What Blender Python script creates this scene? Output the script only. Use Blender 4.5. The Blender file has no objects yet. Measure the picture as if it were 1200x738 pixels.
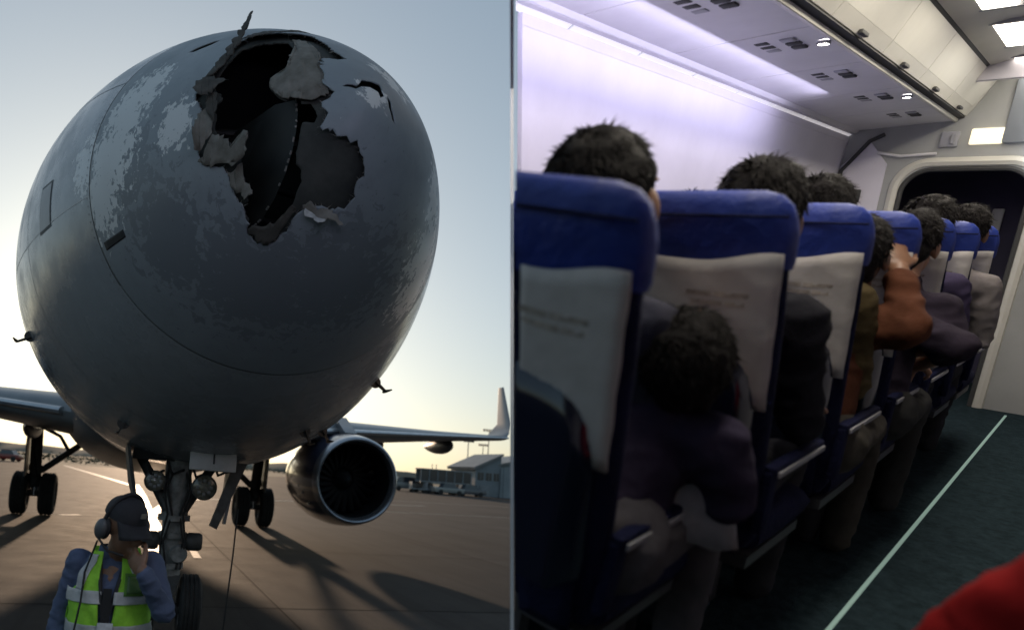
import bpy, bmesh, math, random
import numpy as np
from mathutils import Vector, Matrix, noise as mnoise

random.seed(7)
S = bpy.context.scene
COL = S.collection
R = math.radians

# ------------------------------------------------------------------ camera
FPX, PX, PY = 816.0, 400.0, 483.0            # focal length and principal point in 1200 x 738 px
cam_d = bpy.data.cameras.new('camera')
cam_d.sensor_fit = 'HORIZONTAL'; cam_d.sensor_width = 36.0
cam_d.lens = 36.0 * FPX / 1200.0
cam_d.shift_x = (600.0 - PX) / 1200.0
cam_d.shift_y = (PY - 369.0) / 1200.0
cam_d.clip_start = 0.05; cam_d.clip_end = 6000
cam_d.dof.use_dof = True; cam_d.dof.focus_distance = 4.1; cam_d.dof.aperture_fstop = 1.9
cam = bpy.data.objects.new('camera', cam_d); COL.objects.link(cam)
CAM = Vector((0, 0, 1.7))
PITCH, ROLL = R(5.0), R(4.5)
Fv = Vector((0, math.cos(PITCH), math.sin(PITCH)))
R0 = Vector((1, 0, 0)); U0 = R0.cross(Fv)
Rv = R0 * math.cos(ROLL) + U0 * math.sin(ROLL)
Uv = -R0 * math.sin(ROLL) + U0 * math.cos(ROLL)
cam.matrix_world = Matrix((( Rv.x, Uv.x, -Fv.x, CAM.x), (Rv.y, Uv.y, -Fv.y, CAM.y), (Rv.z, Uv.z, -Fv.z, CAM.z), (0, 0, 0, 1)))
S.camera = cam

# ------------------------------------------------------------------ sky, sun, exposure
SUN_EL, SUN_AZ = R(8.0), R(-15.5)            # azimuth from +Y towards +X
w = bpy.data.worlds.new('World'); S.world = w; w.use_nodes = True
nt = w.node_tree; bg = nt.nodes['Background']
sky = nt.nodes.new('ShaderNodeTexSky'); sky.sky_type = 'NISHITA'; sky.sun_disc = False
sky.sun_elevation = SUN_EL; sky.sun_rotation = SUN_AZ
sky.air_density = 1.0; sky.dust_density = 1.8; sky.ozone_density = 3.2; sky.altitude = 50
# hazy evening: the sky's contrast is flattened a little and its colour thinned by the dust
def vscale(src, k):
    q = nt.nodes.new('ShaderNodeVectorMath'); q.operation = 'SCALE'; q.inputs['Scale'].default_value = k; nt.links.new(src, q.inputs[0]); return q.outputs[0]
hsv = nt.nodes.new('ShaderNodeHueSaturation'); hsv.inputs['Saturation'].default_value = 0.92
gm = nt.nodes.new('ShaderNodeGamma'); gm.inputs['Gamma'].default_value = 0.55
nt.links.new(vscale(sky.outputs[0], 1 / 4.5), gm.inputs['Color']); nt.links.new(vscale(gm.outputs[0], 4.5), hsv.inputs['Color'])
tn = nt.nodes.new('ShaderNodeVectorMath'); tn.operation = 'MULTIPLY'; tn.inputs[1].default_value = (0.985, 1.015, 0.985)
nt.links.new(hsv.outputs[0], tn.inputs[0]); nt.links.new(tn.outputs[0], bg.inputs[0]); bg.inputs[1].default_value = 0.10
sun_d = bpy.data.lights.new('sun', 'SUN'); sun_d.energy = 2.0; sun_d.angle = R(1.2); sun_d.color = (1.0, 0.71, 0.48)
sun = bpy.data.objects.new('sun', sun_d); COL.objects.link(sun)
sdir = Vector((math.sin(SUN_AZ) * math.cos(SUN_EL), math.cos(SUN_AZ) * math.cos(SUN_EL), math.sin(SUN_EL)))
sun.rotation_euler = sdir.to_track_quat('Z', 'Y').to_euler(); sun.location = sdir * 50
S.view_settings.view_transform = 'Standard'; S.view_settings.look = 'None'
S.view_settings.exposure = 0.55; S.view_settings.gamma = 1.0; S.view_settings.use_curve_mapping = False
S.render.engine = 'CYCLES'
S.cycles.use_denoising = True; S.cycles.max_bounces = 6; S.cycles.diffuse_bounces = 3
S.cycles.glossy_bounces = 3; S.cycles.transmission_bounces = 4; S.cycles.sample_clamp_indirect = 4.0
S.cycles.caustics_reflective = False; S.cycles.caustics_refractive = False

# ------------------------------------------------------------------ materials
def mat(name, col, rough=0.6, metal=0.0, var=0.0, scale=8.0, bump=0.0, bscale=None, spec=0.5, col2=None, emit=None, estr=0.0, coat=0.0, rvar=0.0):
    m = bpy.data.materials.new(name); m.use_nodes = True
    t = m.node_tree; n = t.nodes; b = n['Principled BSDF']
    b.inputs['Base Color'].default_value = (*col, 1); b.inputs['Roughness'].default_value = rough
    b.inputs['Metallic'].default_value = metal; b.inputs['Specular IOR Level'].default_value = spec
    b.inputs['Coat Weight'].default_value = coat; b.inputs['Coat Roughness'].default_value = 0.08
    if emit: b.inputs['Emission Color'].default_value = (*emit, 1); b.inputs['Emission Strength'].default_value = estr
    if var or bump or col2 or rvar:
        tc = n.new('ShaderNodeTexCoord')
        no = n.new('ShaderNodeTexNoise'); no.inputs['Scale'].default_value = scale; no.inputs['Detail'].default_value = 6; no.inputs['Roughness'].default_value = 0.65
        t.links.new(tc.outputs['Object'], no.inputs['Vector'])
        if var or col2:
            cr = n.new('ShaderNodeValToRGB')
            c2 = col2 if col2 else tuple(c * (1 + var) for c in col)
            c1 = col if col2 else tuple(c * (1 - var) for c in col)
            cr.color_ramp.elements[0].position = 0.36; cr.color_ramp.elements[1].position = 0.66
            cr.color_ramp.elements[0].color = (*c1, 1); cr.color_ramp.elements[1].color = (*c2, 1)
            t.links.new(no.outputs['Fac'], cr.inputs[0]); t.links.new(cr.outputs[0], b.inputs['Base Color'])
        if rvar:
            mr = n.new('ShaderNodeMapRange'); mr.inputs['From Min'].default_value = 0.3; mr.inputs['From Max'].default_value = 0.7
            mr.inputs['To Min'].default_value = max(0.02, rough - rvar); mr.inputs['To Max'].default_value = min(1, rough + rvar)
            t.links.new(no.outputs['Fac'], mr.inputs['Value']); t.links.new(mr.outputs[0], b.inputs['Roughness'])
        if bump:
            nb = no
            if bscale:
                nb = n.new('ShaderNodeTexNoise'); nb.inputs['Scale'].default_value = bscale; nb.inputs['Detail'].default_value = 5
                t.links.new(tc.outputs['Object'], nb.inputs['Vector'])
            bp = n.new('ShaderNodeBump'); bp.inputs['Strength'].default_value = bump; bp.inputs['Distance'].default_value = 0.02
            t.links.new(nb.outputs['Fac'], bp.inputs['Height']); t.links.new(bp.outputs[0], b.inputs['Normal'])
    return m

# ------------------------------------------------------------------ mesh helpers
class B:
    """collects shapes, links them as ONE mesh object"""
    def __init__(s): s.v = []; s.f = []
    def add(s, v, f):
        o = len(s.v); s.v += [tuple(p) for p in v]; s.f += [tuple(i + o for i in q) for q in f]; return s
    def box(s, c, d, rot=None, bev=0.0):
        x, y, z = (k / 2 for k in d)
        if bev <= 0:
            v = [Vector((a * x, b * y, e * z)) for a in (-1, 1) for b in (-1, 1) for e in (-1, 1)]
            f = [(0, 1, 3, 2), (4, 6, 7, 5), (0, 4, 5, 1), (2, 3, 7, 6), (0, 2, 6, 4), (1, 5, 7, 3)]
        else:
            bm = bmesh.new(); bmesh.ops.create_cube(bm, size=1)
            for q in bm.verts: q.co = Vector((q.co.x * d[0], q.co.y * d[1], q.co.z * d[2]))
            bmesh.ops.bevel(bm, geom=list(bm.edges), offset=min(bev, min(d) * 0.45), segments=2, affect='EDGES', profile=0.6)
            bm.verts.index_update(); v = [q.co.copy() for q in bm.verts]; f = [[q.index for q in g.verts] for g in bm.faces]; bm.free()
        M = Matrix.Translation(Vector(c)) @ (rot.to_4x4() if rot else Matrix())
        return s.add([M @ q for q in v], f)
    def tube(s, pts, rad, seg=12, cap=True, squash=None):
        pts = [Vector(p) for p in pts]; n = len(pts)
        rad = [rad] * n if not hasattr(rad, '__len__') else list(rad)
        vs = []; prev = None
        for i, p in enumerate(pts):
            t = (pts[min(i + 1, n - 1)] - pts[max(i - 1, 0)]).normalized()
            if prev is None:
                a = Vector((0, 0, 1)) if abs(t.z) < 0.9 else Vector((1, 0, 0))
                x = t.cross(a).normalized()
            else:
                x = (prev - t * prev.dot(t)); x = x.normalized() if x.length > 1e-6 else t.orthogonal().normalized()
            prev = x; y = t.cross(x)
            for k in range(seg):
                a = 2 * math.pi * k / seg
                vs.append(p + (x * math.cos(a) + y * math.sin(a) * (squash or 1)) * rad[i])
        f = []
        for i in range(n - 1):
            for k in range(seg):
                f.append((i * seg + k, i * seg + (k + 1) % seg, (i + 1) * seg + (k + 1) % seg, (i + 1) * seg + k))
        if cap:
            f.append(tuple(range(seg))[::-1]); f.append(tuple(range((n - 1) * seg, n * seg)))
        return s.add(vs, f)
    def cyl(s, a, b, r, seg=20): return s.tube([a, b], r, seg)
    def ball(s, c, r, seg=16, rings=10, rot=None):
        r = (r, r, r) if not hasattr(r, '__len__') else r
        vs = []; f = []
        for i in range(rings + 1):
            th = math.pi * i / rings
            for k in range(seg):
                a = 2 * math.pi * k / seg
                q = Vector((r[0] * math.sin(th) * math.cos(a), r[1] * math.sin(th) * math.sin(a), r[2] * math.cos(th)))
                if rot: q = rot @ q
                vs.append(Vector(c) + q)
        for i in range(rings):
            for k in range(seg):
                f.append((i * seg + k, (i + 1) * seg + k, (i + 1) * seg + (k + 1) % seg, i * seg + (k + 1) % seg))
        return s.add(vs, f)
    def lathe(s, prof, o=(0, 0, 0), axis='Y', seg=48, closed=False):
        """prof: (radius, distance along axis)"""
        vs = []; f = []; n = len(prof)
        for r, h in prof:
            for k in range(seg):
                a = 2 * math.pi * k / seg; c, q = r * math.cos(a), r * math.sin(a)
                p = {'Y': (c, h, q), 'Z': (c, q, h), 'X': (h, c, q)}[axis]
                vs.append(Vector(o) + Vector(p))
        m = n if closed else n - 1
        for i in range(m):
            for k in range(seg):
                j = (i + 1) % n
                f.append((i * seg + k, i * seg + (k + 1) % seg, j * seg + (k + 1) % seg, j * seg + k))
        return s.add(vs, f)
    def prism(s, poly, d):
        """poly: list of 3D points of one face, d: extrusion vector"""
        n = len(poly); d = Vector(d)
        v = [Vector(p) for p in poly] + [Vector(p) + d for p in poly]
        f = [tuple(range(n))[::-1], tuple(range(n, 2 * n))] + [(i, (i + 1) % n, n + (i + 1) % n, n + i) for i in range(n)]
        return s.add(v, f)
    def obj(s, name, m, parent=None, smooth=True, auto=35):
        return link(name, s.v, s.f, m, parent, smooth, auto)

def link(name, v, f, m, parent=None, smooth=True, auto=35):
    me = bpy.data.meshes.new(name); me.from_pydata([tuple(p) for p in v], [], [tuple(q) for q in f])
    bm = bmesh.new(); bm.from_mesh(me); bmesh.ops.recalc_face_normals(bm, faces=bm.faces)
    if smooth:
        for q in bm.faces: q.smooth = True
        if auto:
            ca = R(auto)
            for e in bm.edges:
                if len(e.link_faces) == 2 and e.calc_face_angle(0) > ca: e.smooth = False
    bm.to_mesh(me); bm.free()
    return link_mesh(name, me, m, parent)
def link_mesh(name, me, m, parent=None):
    o = bpy.data.objects.new(name, me); COL.objects.link(o)
    if m: me.materials.append(m)
    if parent: o.parent = parent
    return o
def tag(o, label, cat, group=None):
    o['label'] = label; o['category'] = cat
    if group: o['group'] = group
    return o
def empty(name, label=None, cat=None, group=None, M=None):
    o = bpy.data.objects.new(name, None); o.empty_display_size = 0.2; COL.objects.link(o)
    if M is not None: o.matrix_world = M
    if label: tag(o, label, cat, group)
    return o
def struct(o): o['kind'] = 'structure'; return o
def stuff(o): o['kind'] = 'stuff'; return o
def copy_tree(o, parent=None):
    c = o.copy(); COL.objects.link(c); c.parent = parent
    for ch in list(o.children): copy_tree(ch, c)
    return c
def organic(b, voxel=0.012, smooth=6, factor=0.5):
    """closed shapes grown together into one continuous surface"""
    me = bpy.data.meshes.new('tmp'); me.from_pydata([tuple(p) for p in b.v], [], b.f)
    bm = bmesh.new(); bm.from_mesh(me); bmesh.ops.recalc_face_normals(bm, faces=bm.faces); bm.to_mesh(me); bm.free()
    o = bpy.data.objects.new('tmp', me); COL.objects.link(o)
    r = o.modifiers.new('r', 'REMESH'); r.mode = 'VOXEL'; r.voxel_size = voxel
    sm = o.modifiers.new('s', 'SMOOTH'); sm.factor = factor; sm.iterations = smooth
    dg = bpy.context.evaluated_depsgraph_get(); dg.update()
    out = bpy.data.meshes.new_from_object(o.evaluated_get(dg))
    bpy.data.objects.remove(o); bpy.data.meshes.remove(me)
    out.materials.clear()
    for q in out.polygons: q.use_smooth = True
    return out

# =================================================================== GROUND
def ground_mat(name, c1, c2, slab=True):
    m = bpy.data.materials.new(name); m.use_nodes = True
    t = m.node_tree; n = t.nodes; b = n['Principled BSDF']; L = t.links
    tc = n.new('ShaderNodeTexCoord')
    def noise(sc, det=8, ro=0.65):
        q = n.new('ShaderNodeTexNoise'); q.inputs['Scale'].default_value = sc; q.inputs['Detail'].default_value = det; q.inputs['Roughness'].default_value = ro
        L.new(tc.outputs['Object'], q.inputs['Vector']); return q
    a = noise(0.35); f2 = noise(40, 4); st = noise(1.6, 6)
    cr = n.new('ShaderNodeValToRGB'); cr.color_ramp.elements[0].position = 0.35; cr.color_ramp.elements[1].position = 0.7
    cr.color_ramp.elements[0].color = (*c1, 1); cr.color_ramp.elements[1].color = (*c2, 1)
    L.new(a.outputs['Fac'], cr.inputs[0])
    mx = n.new('ShaderNodeMix'); mx.data_type = 'RGBA'; mx.blend_type = 'MULTIPLY'; mx.inputs['Factor'].default_value = 0.55
    cr2 = n.new('ShaderNodeValToRGB'); cr2.color_ramp.elements[0].position = 0.3; cr2.color_ramp.elements[1].position = 0.6
    cr2.color_ramp.elements[0].color = (0.45, 0.45, 0.45, 1)
    L.new(st.outputs['Fac'], cr2.inputs[0]); L.new(cr.outputs[0], mx.inputs['A']); L.new(cr2.outputs[0], mx.inputs['B'])
    mp = n.new('ShaderNodeMapping'); mp.inputs['Rotation'].default_value = (0, 0, -R(17)); L.new(tc.outputs['Object'], mp.inputs['Vector'])
    sk = n.new('ShaderNodeTexNoise'); sk.inputs['Scale'].default_value = 1.0; sk.inputs['Detail'].default_value = 7; sk.inputs['Roughness'].default_value = 0.7
    m2 = n.new('ShaderNodeMapping'); m2.inputs['Scale'].default_value = (1.5, 0.07, 1); L.new(mp.outputs[0], m2.inputs['Vector']); L.new(m2.outputs[0], sk.inputs['Vector'])
    cs = n.new('ShaderNodeValToRGB'); cs.color_ramp.elements[0].position = 0.32; cs.color_ramp.elements[1].position = 0.56; cs.color_ramp.elements[0].color = (0.42, 0.40, 0.40, 1)
    L.new(sk.outputs['Fac'], cs.inputs[0])
    mxs = n.new('ShaderNodeMix'); mxs.data_type = 'RGBA'; mxs.blend_type = 'MULTIPLY'; mxs.inputs['Factor'].default_value = 0.8
    L.new(mx.outputs['Result'], mxs.inputs['A']); L.new(cs.outputs[0], mxs.inputs['B'])
    m3 = n.new('ShaderNodeMapping'); m3.inputs['Location'].default_value = (-2.0 / 6, -2.5 / 6, 0); m3.inputs['Scale'].default_value = (1 / 6, 1 / 6, 1); L.new(mp.outputs[0], m3.inputs['Vector'])
    fl_ = n.new('ShaderNodeVectorMath'); fl_.operation = 'FLOOR'; L.new(m3.outputs[0], fl_.inputs[0])
    wn_ = n.new('ShaderNodeTexWhiteNoise'); wn_.noise_dimensions = '2D'; L.new(fl_.outputs[0], wn_.inputs['Vector'])
    sm_ = n.new('ShaderNodeMapRange'); sm_.inputs['To Min'].default_value = 0.74; sm_.inputs['To Max'].default_value = 1.12; L.new(wn_.outputs['Value'], sm_.inputs['Value'])
    sc_ = n.new('ShaderNodeVectorMath'); sc_.operation = 'SCALE'; L.new(mxs.outputs['Result'], sc_.inputs[0]); L.new(sm_.outputs[0], sc_.inputs['Scale'])
    L.new(sc_.outputs[0], b.inputs['Base Color'])
    b.inputs['Roughness'].default_value = 0.62; b.inputs['Specular IOR Level'].default_value = 0.1
    mr = n.new('ShaderNodeMapRange'); mr.inputs['To Min'].default_value = 0.68; mr.inputs['To Max'].default_value = 0.95
    L.new(st.outputs['Fac'], mr.inputs['Value']); L.new(mr.outputs[0], b.inputs['Roughness'])
    bp = n.new('ShaderNodeBump'); bp.inputs['Strength'].default_value = 0.35; bp.inputs['Distance'].default_value = 0.01
    L.new(f2.outputs['Fac'], bp.inputs['Height']); L.new(bp.outputs[0], b.inputs['Normal'])
    return m

M_field = mat('dry_grass', (0.10, 0.085, 0.045), 0.95, var=0.4, scale=0.05, col2=(0.17, 0.13, 0.07))
M_apron = ground_mat('apron_concrete', (0.036, 0.033, 0.032), (0.062, 0.054, 0.050))
g = link('ground', [(-3000, -600, -0.02), (3000, -600, -0.02), (3000, 5000, -0.02), (-3000, 5000, -0.02)], [(0, 1, 2, 3)], M_field); struct(g)
apron = B().add([(-60, -40, 0), (150, -40, 0), (150, 230, 0), (10, 230, 0), (-20, 120, 0), (-34, 95, 0), (-60, 80, 0)], [tuple(range(7))]).obj('apron', M_apron); struct(apron)

# expansion joints of the slabs: real grooves filled with dark sealant, laid a hair above the slab
M_joint = mat('joint_sealant', (0.010, 0.0095, 0.009), 0.9, spec=0.1)
yaw = R(17)
def strip(name, pts, wd, z, m, parent=None):
    pts = [Vector((p[0], p[1], z)) for p in pts]; v = []; f = []
    for i, p in enumerate(pts):
        t = (pts[min(i + 1, len(pts) - 1)] - pts[max(i - 1, 0)]).normalized(); nrm = Vector((-t.y, t.x, 0))
        v += [p - nrm * wd / 2, p + nrm * wd / 2]
    for i in range(len(pts) - 1): f.append((2 * i, 2 * i + 1, 2 * i + 3, 2 * i + 2))
    return link(name, v, f, m, parent)
for i in range(-6, 12):
    d = Vector((math.sin(-yaw), math.cos(yaw), 0)); l = Vector((math.cos(yaw), math.sin(yaw), 0))
    o = l * (i * 6.0 + 2.0)
    strip('slab_joint', [o + d * -4, o + d * 70], 0.03, 0.003, M_joint, apron)
for i in range(0, 13):
    o = d * (i * 6.0 + 2.5)
    strip('slab_joint', [o - l * 30, o + l * 40], 0.03, 0.003, M_joint, apron)
M_white = mat('line_paint_white', (0.36, 0.33, 0.28), 0.62, var=0.35, scale=6)
M_yellow = mat('line_paint_yellow', (0.40, 0.26, 0.07), 0.55, var=0.4, scale=5)
def line_thing(name, pts, wd, m, label, z=0.006):
    o = strip(name, pts, wd, z, m, apron); return o
line_thing('painted_line', [(-34.2, 88), (-22.5, 63.7), (-11.8, 41.4)], 0.42, M_white, '')
line_thing('painted_line', [(-12.4, 43.4), (-8.8, 31.8), (-5.93, 22.2), (-2.84, 12.16)], 0.55, M_yellow, '')
line_thing('painted_line', [(-11.2, 43.0), (-7.9, 31.8), (-5.1, 22.2), (-2.35, 12.6)], 0.14, M_white, '', 0.008)
line_thing('painted_line', [(-5.2, 20.6), (-5.9, 23.5), (-6.5, 27.0), (-6.6, 30.0), (-6.0, 33.0), (-4.0, 35.9), (-1.0, 39.4), (6, 46)], 0.32, M_white, '', 0.010)
line_thing('painted_line', [(-7.35, 19.0), (-7.0, 19.5)], 0.22, M_white, '')
line_thing('painted_line', [(2.5, 34.5), (12, 40), (30, 51)], 0.18, M_white, '')
line_thing('painted_line', [(4.0, 52), (20, 62), (60, 85)], 0.25, M_white, '')

# far terrain
def ridge(name, x0, x1, y, h, m, seed, n=120):
    v = []; f = []
    for i in range(n + 1):
        x = x0 + (x1 - x0) * i / n
        hh = h * (0.55 + 0.5 * mnoise.noise(Vector((x * 0.012, seed, 0))) + 0.25 * mnoise.noise(Vector((x * 0.06, seed, 3))))
        v += [(x, y - 30, -0.3), (x, y, max(0.4, hh)), (x, y + 80, max(0.4, hh) * 0.8), (x, y + 160, -0.3)]
    for i in range(n):
        for k in range(3): f.append((i * 4 + k, i * 4 + k + 1, (i + 1) * 4 + k + 1, (i + 1) * 4 + k))
    return struct(link(name, v, f, m))
M_hill = mat('hill_scrub', (0.14, 0.12, 0.085), 0.95, var=0.3, scale=0.03)
ridge('hills', -500, 200, 420, 7.0, M_hill, 1.3)
M_bush = mat('scrub_leaves', (0.06, 0.065, 0.035), 0.9, var=0.4, scale=0.6)
rb = random.Random(3); bb = B()
for i in range(5200):
    if rb.random() < 0.6:
        x = rb.uniform(-150, -25); y = rb.uniform(112, 190) + max(0, (-x - 40)) * 0.1
    else:
        x = rb.uniform(-60, 30); y = rb.uniform(240, 300)
    hgt = (0.2 + 0.9 * (mnoise.noise(Vector((x * 0.05, y * 0.05, 0))) + 0.5)) * (y / 130)
    c = Vector((x + rb.gauss(0, .6), y + rb.gauss(0, .6), rb.random() ** 0.7 * max(0.3, hgt)))
    q = [Vector((rb.gauss(0, .3), rb.gauss(0, .3), rb.gauss(0, .2))) for _ in range(3)]
    bb.add([c + k for k in q], [(0, 1, 2)])
stuff(tag(bb.obj('scrub', M_bush, smooth=False), 'low scrub and bushes beyond the edge of the apron', 'bushes'))

# =================================================================== AIRPLANE
TX, TY, TZ, ANG = -0.1817, 2.9797, 3.3456, 0.2927
FR, FL, FZ, FQ, FK, FSL, FAS, FDX = 1.8401, 4.3386, 3.5145, 1.7155, 1.452, -0.0135, 0.9862, 0.1821
def fcx(s): return FDX * (1 - min(max(s / FL, 0), 1)) ** 2
def fus(s):
    t = min(max(s / FL, 0), 1)
    r = FR * (1 - (1 - t) ** FQ) ** (1 / FK)
    z = TZ + (FZ - TZ) * (1 - (1 - t) ** 2) + FSL * min(s, 5)
    if s > 21:                                    # tail cone, swept up
        k = min((s - 21) / 14, 1); r *= 1 - 0.86 * k ** 1.35; z += 1.15 * k ** 1.4
    return r, z
def fpt(s, a, off=0.0):
    r, z = fus(s); r += off
    return Vector((fcx(s) + r * math.cos(a), s, z + r * FAS * math.sin(a)))
def fnormal(s, a):
    e = 1e-3
    n = (fpt(s, a + e) - fpt(s, a - e)).cross(fpt(s + e, a) - fpt(s - e, a)).normalized()
    return n if n.dot(Vector((math.cos(a), 0, math.sin(a)))) > 0 else -n
def s_of(x, z):
    """distance aft of the tip at which the nose surface passes (x, z)"""
    lo, hi = 0.0, FL
    for _ in range(40):
        m = (lo + hi) / 2; r, zc = fus(m)
        if r > 1e-6 and ((x - fcx(m)) / r) ** 2 + ((z - zc) / (r * FAS)) ** 2 <= 1: hi = m
        else: lo = m
    return hi
plane = empty('airplane', 'grey airliner with smashed nose cone parked on the apron', 'airplane', None,
              Matrix.Translation((TX, TY, 0)) @ Matrix.Rotation(ANG, 4, 'Z'))

def skin_mat(name, base, dark, chips, eroded, rough=0.3):
    """old airliner paint: hail-stripped patches, fine pits, streaks. chips: list of ((x,y,z), radius) in airplane space"""
    m = bpy.data.materials.new(name); m.use_nodes = True
    t = m.node_tree; n = t.nodes; b = n['Principled BSDF']; L = t.links
    tc = n.new('ShaderNodeTexCoord')
    def noise(sc, det=8, ro=0.6, d=0.0):
        q = n.new('ShaderNodeTexNoise'); q.inputs['Scale'].default_value = sc; q.inputs['Detail'].default_value = det
        q.inputs['Roughness'].default_value = ro; q.inputs['Distortion'].default_value = d
        L.new(tc.outputs['Object'], q.inputs['Vector']); return q.outputs['Fac']
    def ramp(f, p0, p1, c0=(0, 0, 0), c1=(1, 1, 1)):
        q = n.new('ShaderNodeValToRGB'); q.color_ramp.elements[0].position = p0; q.color_ramp.elements[1].position = p1
        q.color_ramp.elements[0].color = (*c0, 1); q.color_ramp.elements[1].color = (*c1, 1); L.new(f, q.inputs[0]); return q.outputs[0]
    def mix(fac, a, c, mode='MIX'):
        q = n.new('ShaderNodeMix'); q.data_type = 'RGBA'; q.blend_type = mode
        if isinstance(fac, float): q.inputs['Factor'].default_value = fac
        else: L.new(fac, q.inputs['Factor'])
        for s_, v in (('A', a), ('B', c)):
            if isinstance(v, tuple): q.inputs[s_].default_value = (*v, 1)
            else: L.new(v, q.inputs[s_])
        return q.outputs['Result']
    big = ramp(noise(1.1, 8), 0.3, 0.7, tuple(c * 0.82 for c in base), base)
    col = mix(ramp(noise(7, 8, 0.75), 0.45, 0.75), big, tuple(c * 0.78 for c in base))
    def blob(c, r):
        vm = n.new('ShaderNodeVectorMath'); vm.operation = 'DISTANCE'; L.new(tc.outputs['Object'], vm.inputs[0]); vm.inputs[1].default_value = c
        mr = n.new('ShaderNodeMapRange'); mr.inputs['From Min'].default_value = r; mr.inputs['From Max'].default_value = 0.0
        mr.inputs['To Min'].default_value = 0; mr.inputs['To Max'].default_value = 1; L.new(vm.outputs['Value'], mr.inputs['Value']); return mr.outputs[0]
    def addc(a, c, op='ADD'):
        q = n.new('ShaderNodeMath'); q.operation = op; L.new(a, q.inputs[0])
        if isinstance(c, float): q.inputs[1].default_value = c
        else: L.new(c, q.inputs[1])
        return q.outputs[0]
    edge = None
    for lst, colr, sc in ((eroded, dark, 15.0), (chips, (0.68, 0.69, 0.69), 19.0)):
        if not lst: continue
        f = None
        for c, r in lst:
            q = blob(c, r); f = q if f is None else addc(f, q, 'MAXIMUM')
        s1 = addc(addc(f, 0.44, 'MULTIPLY'), noise(sc, 10, 0.68, 0.5))
        fac = ramp(s1, 0.72, 0.735)
        edge = fac if edge is None else addc(edge, fac)
        col = mix(fac, col, colr)
    pit = ramp(noise(34, 3, 0.5), 0.69, 0.73)
    col = mix(addc(pit, 0.45, 'MULTIPLY'), col, tuple(c * 0.35 for c in base))
    L.new(col, b.inputs['Base Color'])
    b.inputs['Roughness'].default_value = rough; b.inputs['Specular IOR Level'].default_value = 0.45
    mr = n.new('ShaderNodeMapRange'); mr.inputs['From Min'].default_value = 0.35; mr.inputs['From Max'].default_value = 0.65
    mr.inputs['To Min'].default_value = rough - 0.06; mr.inputs['To Max'].default_value = rough + 0.14
    L.new(noise(3.0, 6), mr.inputs['Value']); L.new(mr.outputs[0], b.inputs['Roughness'])
    h = noise(2.2, 3)
    if edge is not None: h = addc(h, addc(edge, -0.25, 'MULTIPLY'))
    h = addc(h, addc(pit, -0.3, 'MULTIPLY'))
    bp = n.new('ShaderNodeBump'); bp.inputs['Strength'].default_value = 0.22; bp.inputs['Distance'].default_value = 0.02
    L.new(h, bp.inputs['Height']); L.new(bp.outputs[0], b.inputs['Normal'])
    return m
BASE = (0.27, 0.29, 0.315)
M_skin = skin_mat('fuselage_paint', (0.36, 0.39, 0.42), (0.20, 0.215, 0.24),
                  [((-1.05, 1.55, 3.45), 0.35)], [((-1.53, 3.83, 2.51), 0.9), ((1.12, 1.9, 2.6), 0.7)], 0.22)
M_radome = skin_mat('radome_paint', (0.29, 0.325, 0.355), (0.19, 0.212, 0.235),
                    [((-0.88, 1.18, 3.68), 0.42), ((-0.95, 1.24, 3.43), 0.48), ((-0.98, 1.34, 3.21), 0.42), ((-0.79, 1.09, 3.78), 0.35), ((0.92, 0.91, 3.1), 0.48), ((0.97, 1.14, 2.95), 0.5), ((0.25, 0.07, 3.48), 0.16), ((0.45, 0.3, 3.75), 0.25), ((-0.62, 0.72, 3.45), 0.26), ((0.85, 0.75, 3.35), 0.35)],
                    [((-0.12, 0.74, 2.68), 0.8), ((0.3, 0.65, 2.70), 0.8), ((-0.58, 0.91, 2.89), 0.6), ((-0.8, 1.1, 3.3), 0.45)], 0.42)
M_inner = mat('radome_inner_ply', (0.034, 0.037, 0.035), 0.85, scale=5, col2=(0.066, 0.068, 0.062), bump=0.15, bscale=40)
M_ply = mat('torn_ply', (0.13, 0.12, 0.10), 0.8, scale=9, col2=(0.24, 0.225, 0.20), bump=0.10, bscale=60)
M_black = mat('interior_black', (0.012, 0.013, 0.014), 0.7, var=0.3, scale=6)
M_gap = mat('seam_sealant', (0.11, 0.115, 0.12), 0.7)

HOLE = [(-0.324, 3.985), (-0.263, 4.041), (-0.13, 4.07), (-0.013, 4.067), (0.043, 4.035), (0.084, 3.911), (0.102, 3.796), (0.157, 3.721), (0.076, 3.698), (0.03, 3.697), (0.009, 3.628), (0.021, 3.562), (0.01, 3.493), (0.055, 3.442), (0.042, 3.405), (0.003, 3.374), (0.029, 3.312), (0.011, 3.268), (0.051, 3.25), (0.095, 3.231), (0.178, 3.225), (0.196, 3.195), (0.235, 3.167), (0.26, 3.114), (0.229, 3.084), (0.227, 3.06), (0.245, 3.029), (0.197, 2.979), (0.117, 2.974), (0.054, 2.974), (0.008, 2.956), (-0.009, 2.942), (-0.027, 2.906), (-0.058, 2.856), (-0.094, 2.829), (-0.156, 2.834), (-0.217, 2.867), (-0.219, 2.908), (-0.253, 2.961), (-0.321, 3.065), (-0.348, 3.122), (-0.391, 3.158), (-0.473, 3.185), (-0.496, 3.243), (-0.523, 3.314), (-0.502, 3.398), (-0.505, 3.491), (-0.53, 3.563), (-0.522, 3.614), (-0.456, 3.611), (-0.45, 3.648), (-0.486, 3.684), (-0.43, 3.758), (-0.358, 3.932)]
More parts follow.
